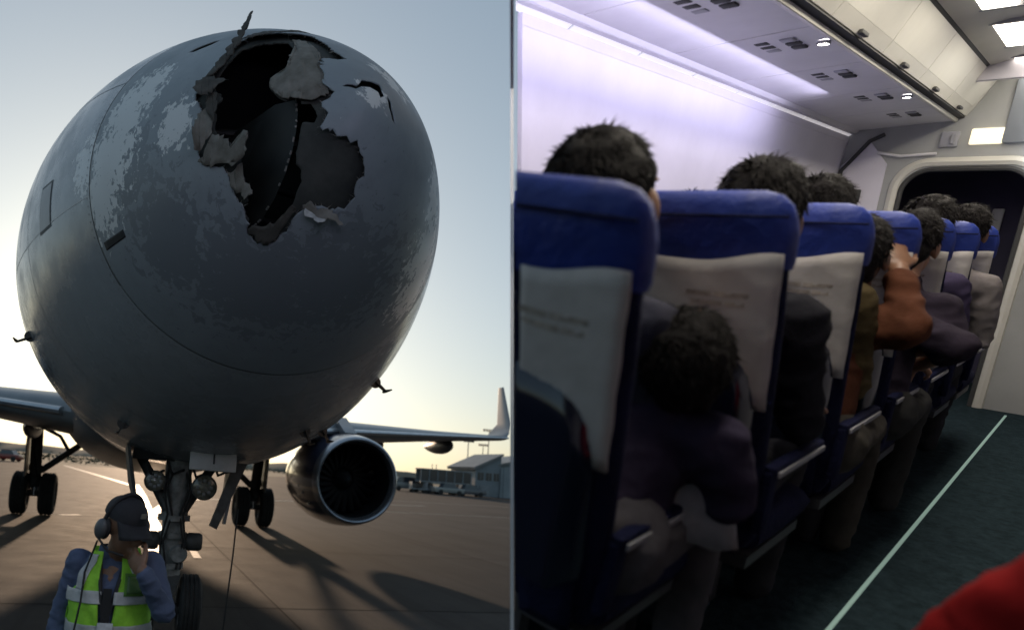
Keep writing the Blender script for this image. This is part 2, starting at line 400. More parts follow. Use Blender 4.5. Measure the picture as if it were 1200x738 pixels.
HOLE_IN = [(-0.318, 3.916), (-0.208, 3.965), (-0.082, 3.966), (-0.073, 3.842), (-0.102, 3.759), (-0.127, 3.642), (-0.198, 3.574), (-0.202, 3.522), (-0.164, 3.462), (-0.13, 3.437), (-0.113, 3.461), (-0.077, 3.461), (-0.068, 3.408), (-0.03, 3.412), (0.002, 3.342), (-0.005, 3.31), (-0.056, 3.321), (-0.062, 3.277), (-0.066, 3.209), (-0.057, 3.145), (-0.029, 3.12), (-0.023, 3.06), (-0.032, 2.995), (-0.069, 2.919), (-0.102, 2.866), (-0.128, 2.844), (-0.203, 2.877), (-0.225, 2.908), (-0.216, 2.939), (-0.253, 2.985), (-0.241, 3.009), (-0.24, 3.029), (-0.286, 3.118), (-0.302, 3.161), (-0.296, 3.188), (-0.347, 3.249), (-0.366, 3.291), (-0.409, 3.318), (-0.428, 3.355), (-0.437, 3.502), (-0.403, 3.529), (-0.441, 3.581), (-0.443, 3.658), (-0.408, 3.746)]
CRACK1 = [(0.085, 3.472), (0.115, 3.494), (0.16, 3.492), (0.192, 3.547), (0.247, 3.565), (0.295, 3.571), (0.311, 3.497), (0.282, 3.466), (0.272, 3.499), (0.227, 3.507), (0.184, 3.492), (0.153, 3.467), (0.113, 3.473)]
CRACK2 = [(0.329, 3.51), (0.352, 3.489), (0.359, 3.427), (0.378, 3.369), (0.354, 3.383), (0.333, 3.438)]
SLOT = [(-0.581, 4.017), (-0.538, 4.049), (-0.446, 4.08), (-0.417, 4.071), (-0.465, 4.03), (-0.549, 4.001)]

def rough_poly(p, amp, sub, seed):
    """break a torn outline into small irregular teeth"""
    r = np.random.default_rng(seed); out = []
    for i in range(len(p)):
        a = np.array(p[i]); b = np.array(p[(i + 1) % len(p)]); n = max(1, int(np.hypot(*(b - a)) / sub))
        for k in range(n):
            q = a + (b - a) * k / n
            out.append(q + r.normal(0, amp, 2) * (0.4 if k == 0 else 1))
    return np.array(out)
def inside(P, poly):
    x, y = P[:, 0], P[:, 1]; c = np.zeros(len(P), bool); j = len(poly) - 1
    for i in range(len(poly)):
        xi, yi = poly[i]; xj, yj = poly[j]
        c ^= ((yi > y) != (yj > y)) & (x < (xj - xi) * (y - yi) / (yj - yi + 1e-12) + xi); j = i
    return c
def nearest(P, poly):
    A_ = poly; B_ = np.roll(poly, -1, 0); d = B_ - A_; best = None; bd = None
    for a, e in zip(A_, d):
        t = np.clip(((P - a) @ e) / (e @ e + 1e-12), 0, 1)[:, None]; q = a + t * e; dd = ((P - q) ** 2).sum(1)
        if best is None: best, bd = q.copy(), dd
        else:
            m = dd < bd; best[m] = q[m]; bd[m] = dd[m]
    return best, np.sqrt(bd)
RAD_S = 1.455
def radome_shell(inset, polys, na=400, ns=170, send=RAD_S):
    ss = [(i / ns) ** 1.7 * send for i in range(ns + 1)]
    P = []; XZ = []
    for s in ss:
        r, z = fus(s); r = max(r - inset, 1e-4)
        for k in range(na):
            a = 2 * math.pi * k / na
            P.append((fcx(s) + r * math.cos(a), s + inset * max(0, 1 - s / 0.5), z + r * FAS * math.sin(a)))
    P = np.array(P); XZ = P[:, [0, 2]].copy()
    F = np.array([(i * na + k, i * na + (k + 1) % na, (i + 1) * na + (k + 1) % na, (i + 1) * na + k) for i in range(ns) for k in range(na)])
    cen = XZ[F].mean(1); dead = np.zeros(len(F), bool)
    for p in polys:
        lo, hi = p.min(0), p.max(0)
        m = ((cen > lo) & (cen < hi)).all(1); idx = np.where(m)[0]
        dead[idx[inside(cen[idx], p)]] = True
    keep = F[~dead]; usedk = np.zeros(len(P), bool); usedk[keep.ravel()] = True
    usedd = np.zeros(len(P), bool); usedd[F[dead].ravel()] = True
    rim = np.where(usedk & usedd)[0]
    for p in polys:                                # pull the rim onto the torn outline
        q, d = nearest(XZ[rim], p); m = d < 0.016
        for i, t in zip(rim[m], q[m]):
            s = s_of(t[0], t[1]) if inset == 0 else P[i, 1]
            P[i] = (t[0], s, t[1])
    remap = -np.ones(len(P), int); ids = np.where(usedk)[0]; remap[ids] = np.arange(len(ids))
    return P[ids], remap[keep]
hp = rough_poly(HOLE, 0.0060, 0.014, 1)
pv, pf = radome_shell(0.0, [hp, rough_poly(CRACK1, .002, .02, 2), rough_poly(CRACK2, .002, .02, 3), np.array(SLOT)])
rad = link('radome', pv, pf, M_radome, plane, True, 0)
so = rad.modifiers.new('thickness', 'SOLIDIFY'); so.thickness = 0.005; so.offset = -1
rad['label'] = 'hail-battered nose cone torn wide open'
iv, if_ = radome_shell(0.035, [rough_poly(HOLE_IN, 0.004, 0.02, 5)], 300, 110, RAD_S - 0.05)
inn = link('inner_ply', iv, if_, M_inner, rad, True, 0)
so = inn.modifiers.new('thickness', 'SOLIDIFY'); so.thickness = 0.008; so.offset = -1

# fuselage
NA = 160
sv = [RAD_S + 0.002] + list(np.linspace(1.52, 5.2, 46)) + list(np.linspace(5.8, 21, 26)) + list(np.linspace(21.5, 35, 26))
v = []; f = []
for s in sv:
    for k in range(NA): v.append(fpt(s, 2 * math.pi * k / NA))
for i in range(len(sv) - 1):
    for k in range(NA): f.append((i * NA + k, i * NA + (k + 1) % NA, (i + 1) * NA + (k + 1) % NA, (i + 1) * NA + k))
f.append(tuple(range((len(sv) - 1) * NA, len(sv) * NA)))
body = link('fuselage', v, f, M_skin, plane, True, 0)
def ring(name, s, wd, off, m, parent, a0=0, a1=2 * math.pi, n=160):
    v = []; f = []
    for k in range(n + 1):
        a = a0 + (a1 - a0) * k / n
        v += [fpt(s - wd / 2, a, off), fpt(s + wd / 2, a, off)]
    for k in range(n): f.append((2 * k, 2 * k + 1, 2 * k + 3, 2 * k + 2))
    return link(name, v, f, m, parent, True, 0)
ring('radome_seam', RAD_S + 0.004, 0.008, 0.0012, M_gap, body, R(95), R(218))
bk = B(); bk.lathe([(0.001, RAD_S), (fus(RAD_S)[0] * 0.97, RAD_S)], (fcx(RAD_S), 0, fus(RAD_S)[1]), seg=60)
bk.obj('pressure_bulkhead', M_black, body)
M_line = mat('panel_gap', (0.20, 0.215, 0.23), 0.6)
for s in (2.7,):
    ring('skin_joint', s, 0.006, 0.0015, M_line, body)
M_joint2 = mat('lap_joint', (0.42, 0.43, 0.44), 0.35)
def long_joint(deg, s0, s1, m=M_joint2, wd=0.004):
    v = []; f = []; n = 40; a = R(deg)
    for i in range(n + 1):
        s = s0 + (s1 - s0) * i / n; da = wd / max(fus(s)[0], 0.2)
        v += [fpt(s, a - da, 0.0018), fpt(s, a + da, 0.0018)]
    for i in range(n): f.append((2 * i, 2 * i + 1, 2 * i + 3, 2 * i + 2))
    return link('skin_joint', v, f, m, body, True, 0)
for dg, m_ in ((189, M_joint2), (150, M_line)): long_joint(dg, RAD_S + 0.01, 9.0, m_)
M_fast = mat('fastener_metal', (0.20, 0.21, 0.22), 0.4, metal=0.3)
fb = B()
for k in range(150):
    a = 2 * math.pi * k / 150; p_ = fpt(RAD_S + 0.035, a, 0.0); n_ = fnormal(RAD_S + 0.035, a)
    x_ = n_.orthogonal().normalized(); y_ = n_.cross(x_)
    fb.add([p_ + n_ * 0.0025 + (x_ * math.cos(t) + y_ * math.sin(t)) * 0.006 for t in (0, 1.05, 2.09, 3.14, 4.19, 5.24)], [tuple(range(6))])
stuff(fb.obj('fasteners', M_fast, body, False))
def patch(name, s0, s1, a0, a1, off, m, parent, n=8, thick=0.0):
    v = []; f = []
    for i in range(n + 1):
        for j in range(n + 1):
            v.append(fpt(s0 + (s1 - s0) * i / n, a0 + (a1 - a0) * j / n, off))
    for i in range(n):
        for j in range(n):
            q = i * (n + 1) + j; f.append((q, q + 1, q + n + 2, q + n + 1))
    o = link(name, v, f, m, parent, True, 0)
    if thick:
        so = o.modifiers.new('t', 'SOLIDIFY'); so.thickness = thick; so.offset = 1
    return o
def ang_of(x, z, s): r, zc = fus(s); return math.atan2((z - zc) / FAS, x - fcx(s))
# access panel on the side, small dark port behind the radome
a_p = ang_of(-1.39, 3.349, 2.187)
M_panel = mat('access_panel_paint', (0.25, 0.265, 0.285), 0.4, var=0.1, scale=8)
patch('access_panel_gap', 2.06, 2.31, a_p - 0.125, a_p + 0.11, 0.002, M_gap, body)
patch('access_panel', 2.075, 2.295, a_p - 0.112, a_p + 0.097, 0.004, M_panel, body)
a_v = ang_of(-0.88, 2.95, 1.31)
patch('pressure_port', 1.20, 1.41, a_v - 0.022, a_v + 0.022, 0.003, M_black, rad, 6, 0.006)
# cockpit windows wrapped over the top of the nose
M_glass = mat('cockpit_glass', (0.015, 0.018, 0.022), 0.06, spec=0.6)
for a0, a1 in ((50, 66), (68, 88.5), (91.5, 112), (114, 130)):
    patch('cockpit_window', 2.25, 2.95, R(a0), R(a1), 0.004, M_glass, body, 8, 0.006)
# cabin windows on both sides
for i in range(30):
    for a in (R(12), R(168)):
        if 6.2 + i * 0.53 > 21: continue
        patch('cabin_window', 6.2 + i * 0.53, 6.43 + i * 0.53, a - 0.085, a + 0.085, 0.004, M_glass, body, 2)

# interior of the nose: radar bulkhead plate with riveted rim
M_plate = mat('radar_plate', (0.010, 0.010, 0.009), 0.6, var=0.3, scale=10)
rimpts = [(-0.078, 3.466), (-0.072, 3.383), (-0.072, 3.3), (-0.076, 3.213), (-0.089, 3.122), (-0.115, 3.025), (-0.154, 2.943), (-0.196, 2.9)]
pb = B()
pr = [Vector((x, s_of(x, z) + 0.10, z)) for x, z in rimpts]
poly = pr + [Vector((-0.25, 0.62, 2.95)), Vector((-0.36, 0.80, 3.25)), Vector((-0.30, 0.80, 3.5)), Vector((-0.15, 0.45, 3.52))]
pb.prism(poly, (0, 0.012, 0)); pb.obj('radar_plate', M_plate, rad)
M_rivet = mat('rivet_metal', (0.24, 0.23, 0.21), 0.6, metal=0.4)
for i in range(len(pr) - 1):
    for t in (0.1, 0.45, 0.8):
        if random.random() < 0.22: continue
        q = pr[i].lerp(pr[i + 1], t); e = (pr[i + 1] - pr[i]).normalized()
        B().box(q + Vector((-0.006, -0.008, 0)), (0.007, 0.008, random.uniform(0.010, 0.026)), rot=e.to_track_quat('Z', 'X').to_matrix()).obj('rivet', M_rivet, rad)
# ribs seen faintly in the dark
for z0 in (2.95, 3.15, 3.45):
    B().tube([(-0.5, 1.0, z0 + .1), (-0.1, 0.9, z0 + .13), (0.4, 1.0, z0 + .1)], 0.02, 8).obj('rib', M_plate, rad)

# torn flaps: curled strips of ply rooted on the rim of the hole
def flap(pts, curl, m, seed, thick=0.0022, sub=3, name='torn_flap'):
    """pts: outline in front view (x,z); curl(x,z)-> distance lifted off the surface"""
    bm = bmesh.new()
    vs = [bm.verts.new((x, 0, z)) for x, z in rough_poly(pts, 0.0055, 0.012, seed)]
    fc = bm.faces.new(vs); bmesh.ops.triangulate(bm, faces=[fc])
    bmesh.ops.subdivide_edges(bm, edges=bm.edges[:], cuts=sub, use_grid_fill=True)
    bmesh.ops.triangulate(bm, faces=bm.faces[:])
    for q in bm.verts:
        x, z = q.co.x, q.co.z
        s = s_of(x, z)
        wob = 0.010 * mnoise.noise(Vector((x * 11, z * 11, seed))) + 0.004 * (1 - 2 * abs(mnoise.noise(Vector((x * 24, z * 18, seed + 5)))))
        q.co = Vector((x, s - curl(x, z) - wob, z))
    me = bpy.data.meshes.new(name); bm.to_mesh(me); bm.free()
    for q in me.polygons: q.use_smooth = True
    o = link_mesh(name, me, m, rad)
    so = o.modifiers.new('t', 'SOLIDIFY'); so.thickness = thick; so.offset = 0
    return o
def lin(x0, z0, x1, z1, h, base=0.008):
    d = Vector((x1 - x0, z1 - z0)); L = d.length
    return lambda x, z: base + h * max(0, min(1.2, ((x - x0) * d.x + (z - z0) * d.y) / (L * L))) ** 1.6
M_flapdk = mat('torn_ply_dark', (0.05, 0.046, 0.04), 0.85, scale=12, col2=(0.09, 0.082, 0.072), bump=0.12, bscale=60)
flap([(-0.534, 3.315), (-0.518, 3.425), (-0.476, 3.468), (-0.443, 3.433), (-0.447, 3.345), (-0.489, 3.225), (-0.522, 3.203)], lin(-0.447, 3.345, -0.534, 3.325, 0.12), M_ply, 21)
flap([(-0.489, 3.205), (-0.441, 3.31), (-0.397, 3.28), (-0.357, 3.211), (-0.32, 3.255), (-0.298, 3.215), (-0.296, 3.156), (-0.345, 3.126), (-0.378, 3.156), (-0.456, 3.175)], lin(-0.478, 3.174, -0.314, 3.225, 0.1), M_ply, 22)
flap([(-0.35, 3.126), (-0.296, 3.156), (-0.28, 3.091), (-0.237, 3.02), (-0.266, 2.989), (-0.321, 3.055)], lin(-0.344, 3.106, -0.243, 3.015, 0.06), M_ply, 23)
flap([(-0.552, 3.554), (-0.542, 3.621), (-0.494, 3.654), (-0.43, 3.64), (-0.388, 3.612), (-0.435, 3.592), (-0.461, 3.54), (-0.519, 3.513)], lin(-0.388, 3.612, -0.536, 3.573, 0.09), M_flapdk, 24)
flap([(-0.487, 3.522), (-0.45, 3.55), (-0.432, 3.462), (-0.442, 3.374), (-0.48, 3.434)], lin(-0.427, 3.472, -0.492, 3.473, 0.04), M_flapdk, 25)
# the long spike standing off the crown
flap([(-0.499, 3.665), (-0.432, 3.772), (-0.371, 3.905), (-0.325, 4.003), (-0.287, 4.139), (-0.278, 4.151), (-0.305, 3.999), (-0.33, 3.919), (-0.39, 3.768), (-0.452, 3.68)], lambda x, z: 0.02 + 0.42 * max(0, z - 3.74), M_flapdk, 26, 0.006)
# olive-brown layer hanging in the upper right
flap([(-0.073, 3.958), (-0.007, 3.947), (0.029, 3.825), (0.024, 3.718), (0.003, 3.637), (0.014, 3.554), (-0.004, 3.501), (0.037, 3.438), (-0.019, 3.41), (-0.072, 3.422), (-0.079, 3.462), (-0.113, 3.466), (-0.131, 3.434), (-0.167, 3.458), (-0.205, 3.523), (-0.202, 3.578), (-0.127, 3.642), (-0.103, 3.754), (-0.068, 3.847)], lambda x, z: -0.022, M_ply, 27, 0.006)
# pale scrap curling out at the bottom
flap([(0.005, 2.973), (0.04, 2.988), (0.075, 2.958), (0.123, 2.972), (0.169, 2.946), (0.21, 2.905), (0.16, 2.911), (0.127, 2.917), (0.112, 2.896), (0.073, 2.907), (0.027, 2.938)], lin(0.134, 2.981, 0.14, 2.891, 0.09), M_ply, 28)
flap([(0.02, 2.962), (0.083, 2.922), (0.116, 2.914), (0.106, 2.891), (0.062, 2.9), (0.022, 2.923)], lin(0.135, 2.972, 0.14, 2.891, 0.12), mat('bare_ply_edge', (0.42, 0.41, 0.40), 0.7, var=0.2, scale=30), 29)
# lip folded at the bottom corner of the hole
flap([(-0.223, 2.884), (-0.139, 2.896), (-0.084, 2.923), (-0.042, 2.974), (-0.024, 2.964), (-0.071, 2.87), (-0.105, 2.827), (-0.161, 2.831)], lambda x, z: 0.004, M_flapdk, 30)
# curled crown rim
flap([(-0.34, 3.962), (-0.259, 4.05), (-0.132, 4.075), (-0.014, 4.071), (0.027, 4.033), (-0.023, 4.03), (-0.133, 4.031), (-0.249, 3.997)], lambda x, z: 0.02, M_flapdk, 31)

# frayed glass fibres and slivers standing off the torn edge
M_fray = mat('frayed_fibre', (0.26, 0.24, 0.21), 0.8, var=0.4, scale=30)
rf = random.Random(12); fb = B(); hc_ = hp.mean(0)
for i in range(0, len(hp)):
    for _ in range(2):
        p_ = hp[i]; d_ = hc_ - p_; d_ = d_ / (np.hypot(*d_) + 1e-6)
        s_ = s_of(p_[0], p_[1]); base = Vector((p_[0], s_ + rf.uniform(0, 0.006), p_[1]))
        ang_ = rf.gauss(0, 0.9); dx_ = d_[0] * math.cos(ang_) - d_[1] * math.sin(ang_); dz_ = d_[0] * math.sin(ang_) + d_[1] * math.cos(ang_)
        L_ = rf.choice((0.008, 0.012, 0.016, 0.022, 0.04)); g_ = Vector((dx_, rf.gauss(0.1, 0.7), dz_)).normalized() * L_
        w_ = g_.orthogonal().normalized() * rf.uniform(0.001, 0.0035)
        m_ = base + g_ * 0.5 + Vector((0, rf.gauss(0, 0.004), 0))
        fb.add([base - w_, base + w_, m_ + w_ * 0.7, m_ - w_ * 0.7, base + g_], [(0, 1, 2, 3), (3, 2, 4)])
stuff(fb.obj('frayed_fibres', M_fray, rad, False))
# probes and antennas
M_probe = mat('probe_metal', (0.05, 0.048, 0.045), 0.45, metal=0.7)
def probe(x, z, s, ln=0.17, kind=0):
    a = ang_of(x, z, s); p = fpt(s, a); nn = fnormal(s, a); b = B()
    b.prism([p + Vector((0, q, 0)) + nn * h for q, h in ((-0.03, -0.01), (0.05, -0.01), (0.035, ln * 0.7), (-0.005, ln * 0.7))], nn.cross(Vector((0, 1, 0))) * 0.014)
    e = p + nn * ln * 0.72 + Vector((0, -0.02, 0))
    b.tube([e + Vector((0, 0.06, 0)), e, e + Vector((0, -ln * 0.8, 0))], [0.013, 0.014, 0.006], 8)
    b.lathe([(0.001, 0), (0.05, 0)], p + nn * 0.003, seg=12)
    return b.obj('pitot_probe', M_probe, body)
probe(-1.60, 2.66, 3.6, 0.17); probe(-0.736, 1.975, 3.07, 0.14); probe(1.33, 2.40, 2.55, 0.16); probe(0.705, 2.026, 2.72, 0.16); probe(1.0, 2.05, 3.2, 0.16)

# belly fairing
M_under = mat('fairing_paint', (0.17, 0.175, 0.185), 0.35, var=0.15, scale=2)
v = []; f = []; n = 26
for i in range(n + 1):
    t = i / n; s = 9.6 + 11.5 * t; k = math.sin(math.pi * min(1, max(0, t))) ** 0.45
    for j in range(25):
        a = math.pi * (1 + j / 24)
        v.append(Vector(((1.2 + 0.95 * k) * math.cos(a), s, 2.55 + (0.55 + 0.68 * k) * math.sin(a))))
for i in range(n):
    for j in range(24): f.append((i * 25 + j, i * 25 + j + 1, (i + 1) * 25 + j + 1, (i + 1) * 25 + j))
link('belly_fairing', v, f, M_under, plane, True, 0)

# wings
M_wing = mat('wing_paint', (0.22, 0.23, 0.245), 0.32, var=0.12, scale=1.5)
M_metal = mat('bare_leading_edge', (0.55, 0.56, 0.58), 0.28, metal=0.8, var=0.1, scale=5)
def airfoil(ch, th, n=14):
    up = []; lo = []
    for i in range(n + 1):
        x = (1 - math.cos(math.pi * i / n)) / 2
        y = 5 * th * (0.2969 * math.sqrt(x) - 0.126 * x - 0.3516 * x * x + 0.2843 * x ** 3 - 0.1015 * x ** 4)
        up.append((x * ch, y * ch * 1.1)); lo.append((x * ch, -y * ch * 0.9))
    return up + lo[::-1][1:-1]
def loft(sections, name, m, parent, cap=True):
    b = B(); n = len(sections[0]); v = [p for s in sections for p in s]; f = []
    for i in range(len(sections) - 1):
        for k in range(n): f.append((i * n + k, i * n + (k + 1) % n, (i + 1) * n + (k + 1) % n, (i + 1) * n + k))
    if cap: f.append(tuple(range(n))[::-1]); f.append(tuple(range((len(sections) - 1) * n, len(sections) * n)))
    return link(name, v, f, m, parent, True, 40)
def wsec(sd, x, s, z, ch, th): return [Vector((sd * x, s + q, z + h)) for q, h in airfoil(ch, th)]
for sd in (-1, 1):
    wing = loft([wsec(sd, 1.6, 10.6, 2.42, 6.6, 0.13), wsec(sd, 4.0, 12.4, 2.66, 5.0, 0.12), wsec(sd, 8.0, 15.6, 3.02, 3.3, 0.10), wsec(sd, 11.8, 18.4, 3.36, 1.9, 0.09)], 'wing', M_wing, plane)
    B().tube([Vector((sd * 1.9, 10.84, 2.45)), Vector((sd * 4.0, 12.39, 2.66)), Vector((sd * 8.0, 15.59, 3.02)), Vector((sd * 11.8, 18.39, 3.36))], [0.10, 0.085, 0.06, 0.04], 8, squash=0.8).obj('leading_edge', M_metal, wing)
    # winglet
    loft([wsec(sd, 11.75, 18.4, 3.36, 1.9, 0.08), wsec(sd, 12.05, 18.75, 3.55, 1.55, 0.08),
          [Vector((sd * (12.22 + 0.0) + sd * h, 19.0 + q, 3.95)) for q, h in airfoil(0.95, 0.08)],
          [Vector((sd * 12.38 + sd * h, 19.9 + q, 5.35)) for q, h in airfoil(0.38, 0.08)]], 'winglet', M_wing, wing)
    for x, s, z, L in ((3.0, 14.8, 2.35, 3.2), (6.2, 15.6, 2.72, 2.9), (9.2, 17.3, 2.98, 2.3)):
        v = []; f = []; nn = 14
        for i in range(nn + 1):
            t = i / nn; k = max(0.02, math.sin(math.pi * t ** 0.75)) ** 0.7
            for j in range(14):
                a = 2 * math.pi * j / 14
                v.append(Vector((sd * x + 0.17 * k * math.cos(a), s + L * t, z - 0.12 + 0.27 * k * math.sin(a))))
        for i in range(nn):
            for j in range(14): f.append((i * 14 + j, i * 14 + (j + 1) % 14, (i + 1) * 14 + (j + 1) % 14, (i + 1) * 14 + j))
        link('flap_fairing', v, f, M_under, wing, True, 0)

# tail surfaces
M_tail = mat('tail_paint', (0.30, 0.31, 0.34), 0.35)
loft([[Vector((h, 27.6 + q, 5.2)) for q, h in airfoil(5.6, 0.10)], [Vector((h, 32.6 + q, 11.2)) for q, h in airfoil(2.0, 0.09)]], 'tail_fin', M_tail, plane)
for sd in (-1, 1):
    loft([wsec(sd, 0.4, 30.2, 4.6, 3.4, 0.10), wsec(sd, 4.3, 33.0, 4.9, 1.5, 0.09)], 'tailplane', M_tail, plane)

# engines
M_nac = mat('nacelle_paint', (0.035, 0.04, 0.075), 0.22, coat=0.5, var=0.2, scale=2)
M_lip = mat('intake_lip_metal', (0.50, 0.51, 0.54), 0.26, metal=0.85, var=0.12, scale=4)
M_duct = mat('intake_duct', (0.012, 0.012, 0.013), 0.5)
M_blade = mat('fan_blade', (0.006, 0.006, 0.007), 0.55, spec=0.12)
for sd in (-1, 1):
    o = (3.98 if sd > 0 else -4.45, 11.0, 1.58)
    eng = B().lathe([(0.940, 0.20), (0.991, 0.5), (1.029, 1.1), (1.019, 1.9), (0.935, 2.7), (0.823, 3.3), (0.776, 3.3), (0.748, 2.6), (0.748, 1.4)], o, seg=64).obj('engine', M_nac, plane)
    B().lathe([(0.942, 0.21), (0.921, 0.09), (0.893, 0.02), (0.865, 0.0), (0.837, 0.02), (0.813, 0.08), (0.790, 0.22)], o, seg=64).obj('intake_lip', M_lip, eng)
    B().lathe([(0.790, 0.22), (0.771, 0.5), (0.795, 1.0), (0.804, 1.2), (0.009, 1.25)], o, seg=64).obj('intake_duct', M_duct, eng)
    B().lathe([(0.001, 0.62), (0.056, 0.66), (0.131, 0.80), (0.196, 1.0), (0.224, 1.12)], o, seg=32).obj('spinner', mat('spinner_paint', (0.03, 0.03, 0.032), 0.35), eng)
    bd = []
    for i in range(7):
        t = i / 6; r = 0.21 + 0.57 * t; tw = R(28 + 34 * t); ch = 0.26 + 0.06 * t
        bd.append([Vector((dx * math.cos(tw), dx * math.sin(tw) + 0.02 * t, r)) for dx in (-ch / 2, ch / 2)])
    v = [q for p in bd for q in p]; f = [(2 * i, 2 * i + 1, 2 * i + 3, 2 * i + 2) for i in range(6)]
    first = None
    for k in range(22):
        if first is None:
            first = link('fan_blade', v, f, M_blade, eng, True, 0)
            so = first.modifiers.new('t', 'SOLIDIFY'); so.thickness = 0.012; so.offset = 0
            bo = first
        else:
            bo = first.copy(); COL.objects.link(bo); bo.parent = eng
        bo.matrix_local = Matrix.Translation((o[0], o[1] + 1.06, o[2])) @ Matrix.Rotation(2 * math.pi * k / 22, 4, 'Y')
    B().lathe([(0.580, 2.6), (0.524, 3.4), (0.374, 4.1), (0.337, 4.1), (0.281, 3.0)], o, seg=40).obj('exhaust_nozzle', M_probe, eng)
    b = B(); x = o[0]
    b.prism([(x - 0.14, 11.7, 2.60), (x - 0.14, 12.6, 3.0), (x - 0.14, 16.4, 2.72), (x - 0.14, 15.2, 2.1), (x - 0.14, 12.0, 2.4)], (0.28, 0, 0))
    b.obj('pylon', M_wing, eng)
    # rows of latches low on the cowl, small bright marks
    for a, q in ((200, 0.9), (205, 1.3), (192, 1.15), (215, 0.75)):
        ca, sa = math.cos(R(a)), math.sin(R(a))
        B().box((o[0] + 1.028 * ca, o[1] + q, o[2] + 1.028 * sa), (0.02, 0.16, 0.05), rot=Matrix.Rotation(-R(a), 3, 'Y')).obj('cowl_latch', M_lip, eng)

# landing gear
M_tyre = mat('tyre_rubber', (0.022, 0.021, 0.020), 0.82, var=0.35, scale=12, bump=0.3, bscale=60)
M_rim = mat('wheel_rim', (0.22, 0.22, 0.22), 0.45, metal=0.5)
M_gear = mat('gear_paint', (0.085, 0.085, 0.083), 0.55, scale=14, col2=(0.045, 0.043, 0.04), bump=0.15)
M_gearw = mat('gear_strut_white', (0.30, 0.30, 0.29), 0.5, scale=9, col2=(0.10, 0.095, 0.088), bump=0.2)
M_chrome = mat('oleo_chrome', (0.75, 0.75, 0.76), 0.12, metal=1.0)
def wheel(c, r, wd, parent):
    h = wd / 2
    prof = [(r * 0.56, -h * 0.8), (r * 0.62, -h * 0.98), (r * 0.8, -h), (r * 0.92, -h * 0.86), (r * 0.985, -h * 0.55)]
    for gx in (-0.36, -0.12, 0.12, 0.36):
        prof += [(r, h * (gx - 0.055) / 0.6), (r * 0.975, h * (gx - 0.03) / 0.6), (r * 0.975, h * (gx + 0.03) / 0.6), (r, h * (gx + 0.055) / 0.6)]
    prof += [(r * 0.985, h * 0.55), (r * 0.92, h * 0.86), (r * 0.8, h), (r * 0.62, h * 0.98), (r * 0.56, h * 0.8)]
    ty = B().lathe(prof, c, 'X', 44, closed=True).obj('tyre', M_tyre, parent)
    B().lathe([(r * 0.56, -h * 0.8), (r * 0.5, -h * 0.55), (r * 0.3, -h * 0.45), (r * 0.16, -h * 0.75), (0.001, -h * 0.78)], c, 'X', 28).lathe(
        [(r * 0.56, h * 0.8), (r * 0.5, h * 0.55), (r * 0.3, h * 0.45), (r * 0.16, h * 0.75), (0.001, h * 0.78)], c, 'X', 28).obj('rim', M_rim, parent)
    return ty
# nose gear
ng = B()
NX, NS = -0.20, 3.92
ng.cyl((NX, NS, 0.60), (NX, NS - 0.02, 1.18), 0.105, 24)
ng.cyl((NX, NS - 0.02, 1.18), (NX, NS - 0.04, 1.75), 0.125, 24)
for z, r in ((0.70, 0.125), (0.98, 0.135), (1.14, 0.15), (1.36, 0.145)): ng.cyl((NX, NS - 0.02, z), (NX, NS - 0.02, z + 0.05), r, 24)
nose = ng.obj('nose_gear', M_gearw, plane)
B().cyl((NX, NS, 0.30), (NX, NS, 0.62), 0.062, 20).obj('oleo_piston', M_chrome, nose)
B().box((NX, NS, 0.34), (0.16, 0.16, 0.16), bev=0.03).cyl((NX - 0.28, NS, 0.32), (NX + 0.28, NS, 0.32), 0.05).obj('axle', M_gear, nose)
wheel((NX - 0.21, NS, 0.32), 0.32, 0.20, nose); wheel((NX + 0.21, NS, 0.32), 0.32, 0.20, nose)
# drag braces in a V, torque links, steering actuators, hoses
for sd in (-1, 1):
    B().tube([(NX + sd * 0.07, NS - 0.08, 1.24), (NX + sd * 0.36, NS + 0.10, 1.72)], [0.05, 0.045], 12).obj('drag_brace', M_gear, nose)
    B().lathe([(0.001, -0.075), (0.07, -0.075), (0.085, -0.05), (0.085, 0.05), (0.07, 0.075), (0.001, 0.075)], (NX + sd * 0.20, NS - 0.05, 0.95), 'X', 20).cyl((NX + sd * 0.1, NS - 0.05, 0.95), (NX + sd * 0.17, NS - 0.05, 0.95), 0.045).obj('steering_actuator', M_gear, nose)
B().prism([(NX - 0.1, NS - 0.12, 0.62), (NX - 0.035, NS - 0.24, 0.47), (NX + 0.035, NS - 0.24, 0.47), (NX + 0.1, NS - 0.12, 0.62)], (0, 0.03, 0.02)).prism(
    [(NX - 0.08, NS - 0.1, 0.33), (NX - 0.035, NS - 0.24, 0.46), (NX + 0.035, NS - 0.24, 0.46), (NX + 0.08, NS - 0.1, 0.33)], (0, 0.03, 0.02)).obj('torque_link', M_gear, nose)
B().lathe([(0.001, -0.03), (0.07, -0.03), (0.085, 0), (0.085, 0.05)], (NX + 0.06, NS - 0.14, 0.84), 'Y', 24).obj('hydraulic_cover', M_gearw, nose)
for k, (x0, x1) in enumerate(((0.09, 0.12), (-0.09, -0.13), (0.05, 0.10), (-0.04, -0.10))):
    B().tube([(NX + x0, NS - 0.11, 1.66), (NX + x1, NS - 0.19, 1.45), (NX + x0 * .8, NS - 0.15, 1.2), (NX + x1 * .9, NS - 0.17, 0.95), (NX + x0, NS - 0.13, 0.7)], 0.011, 6).obj('hose', M_tyre, nose)
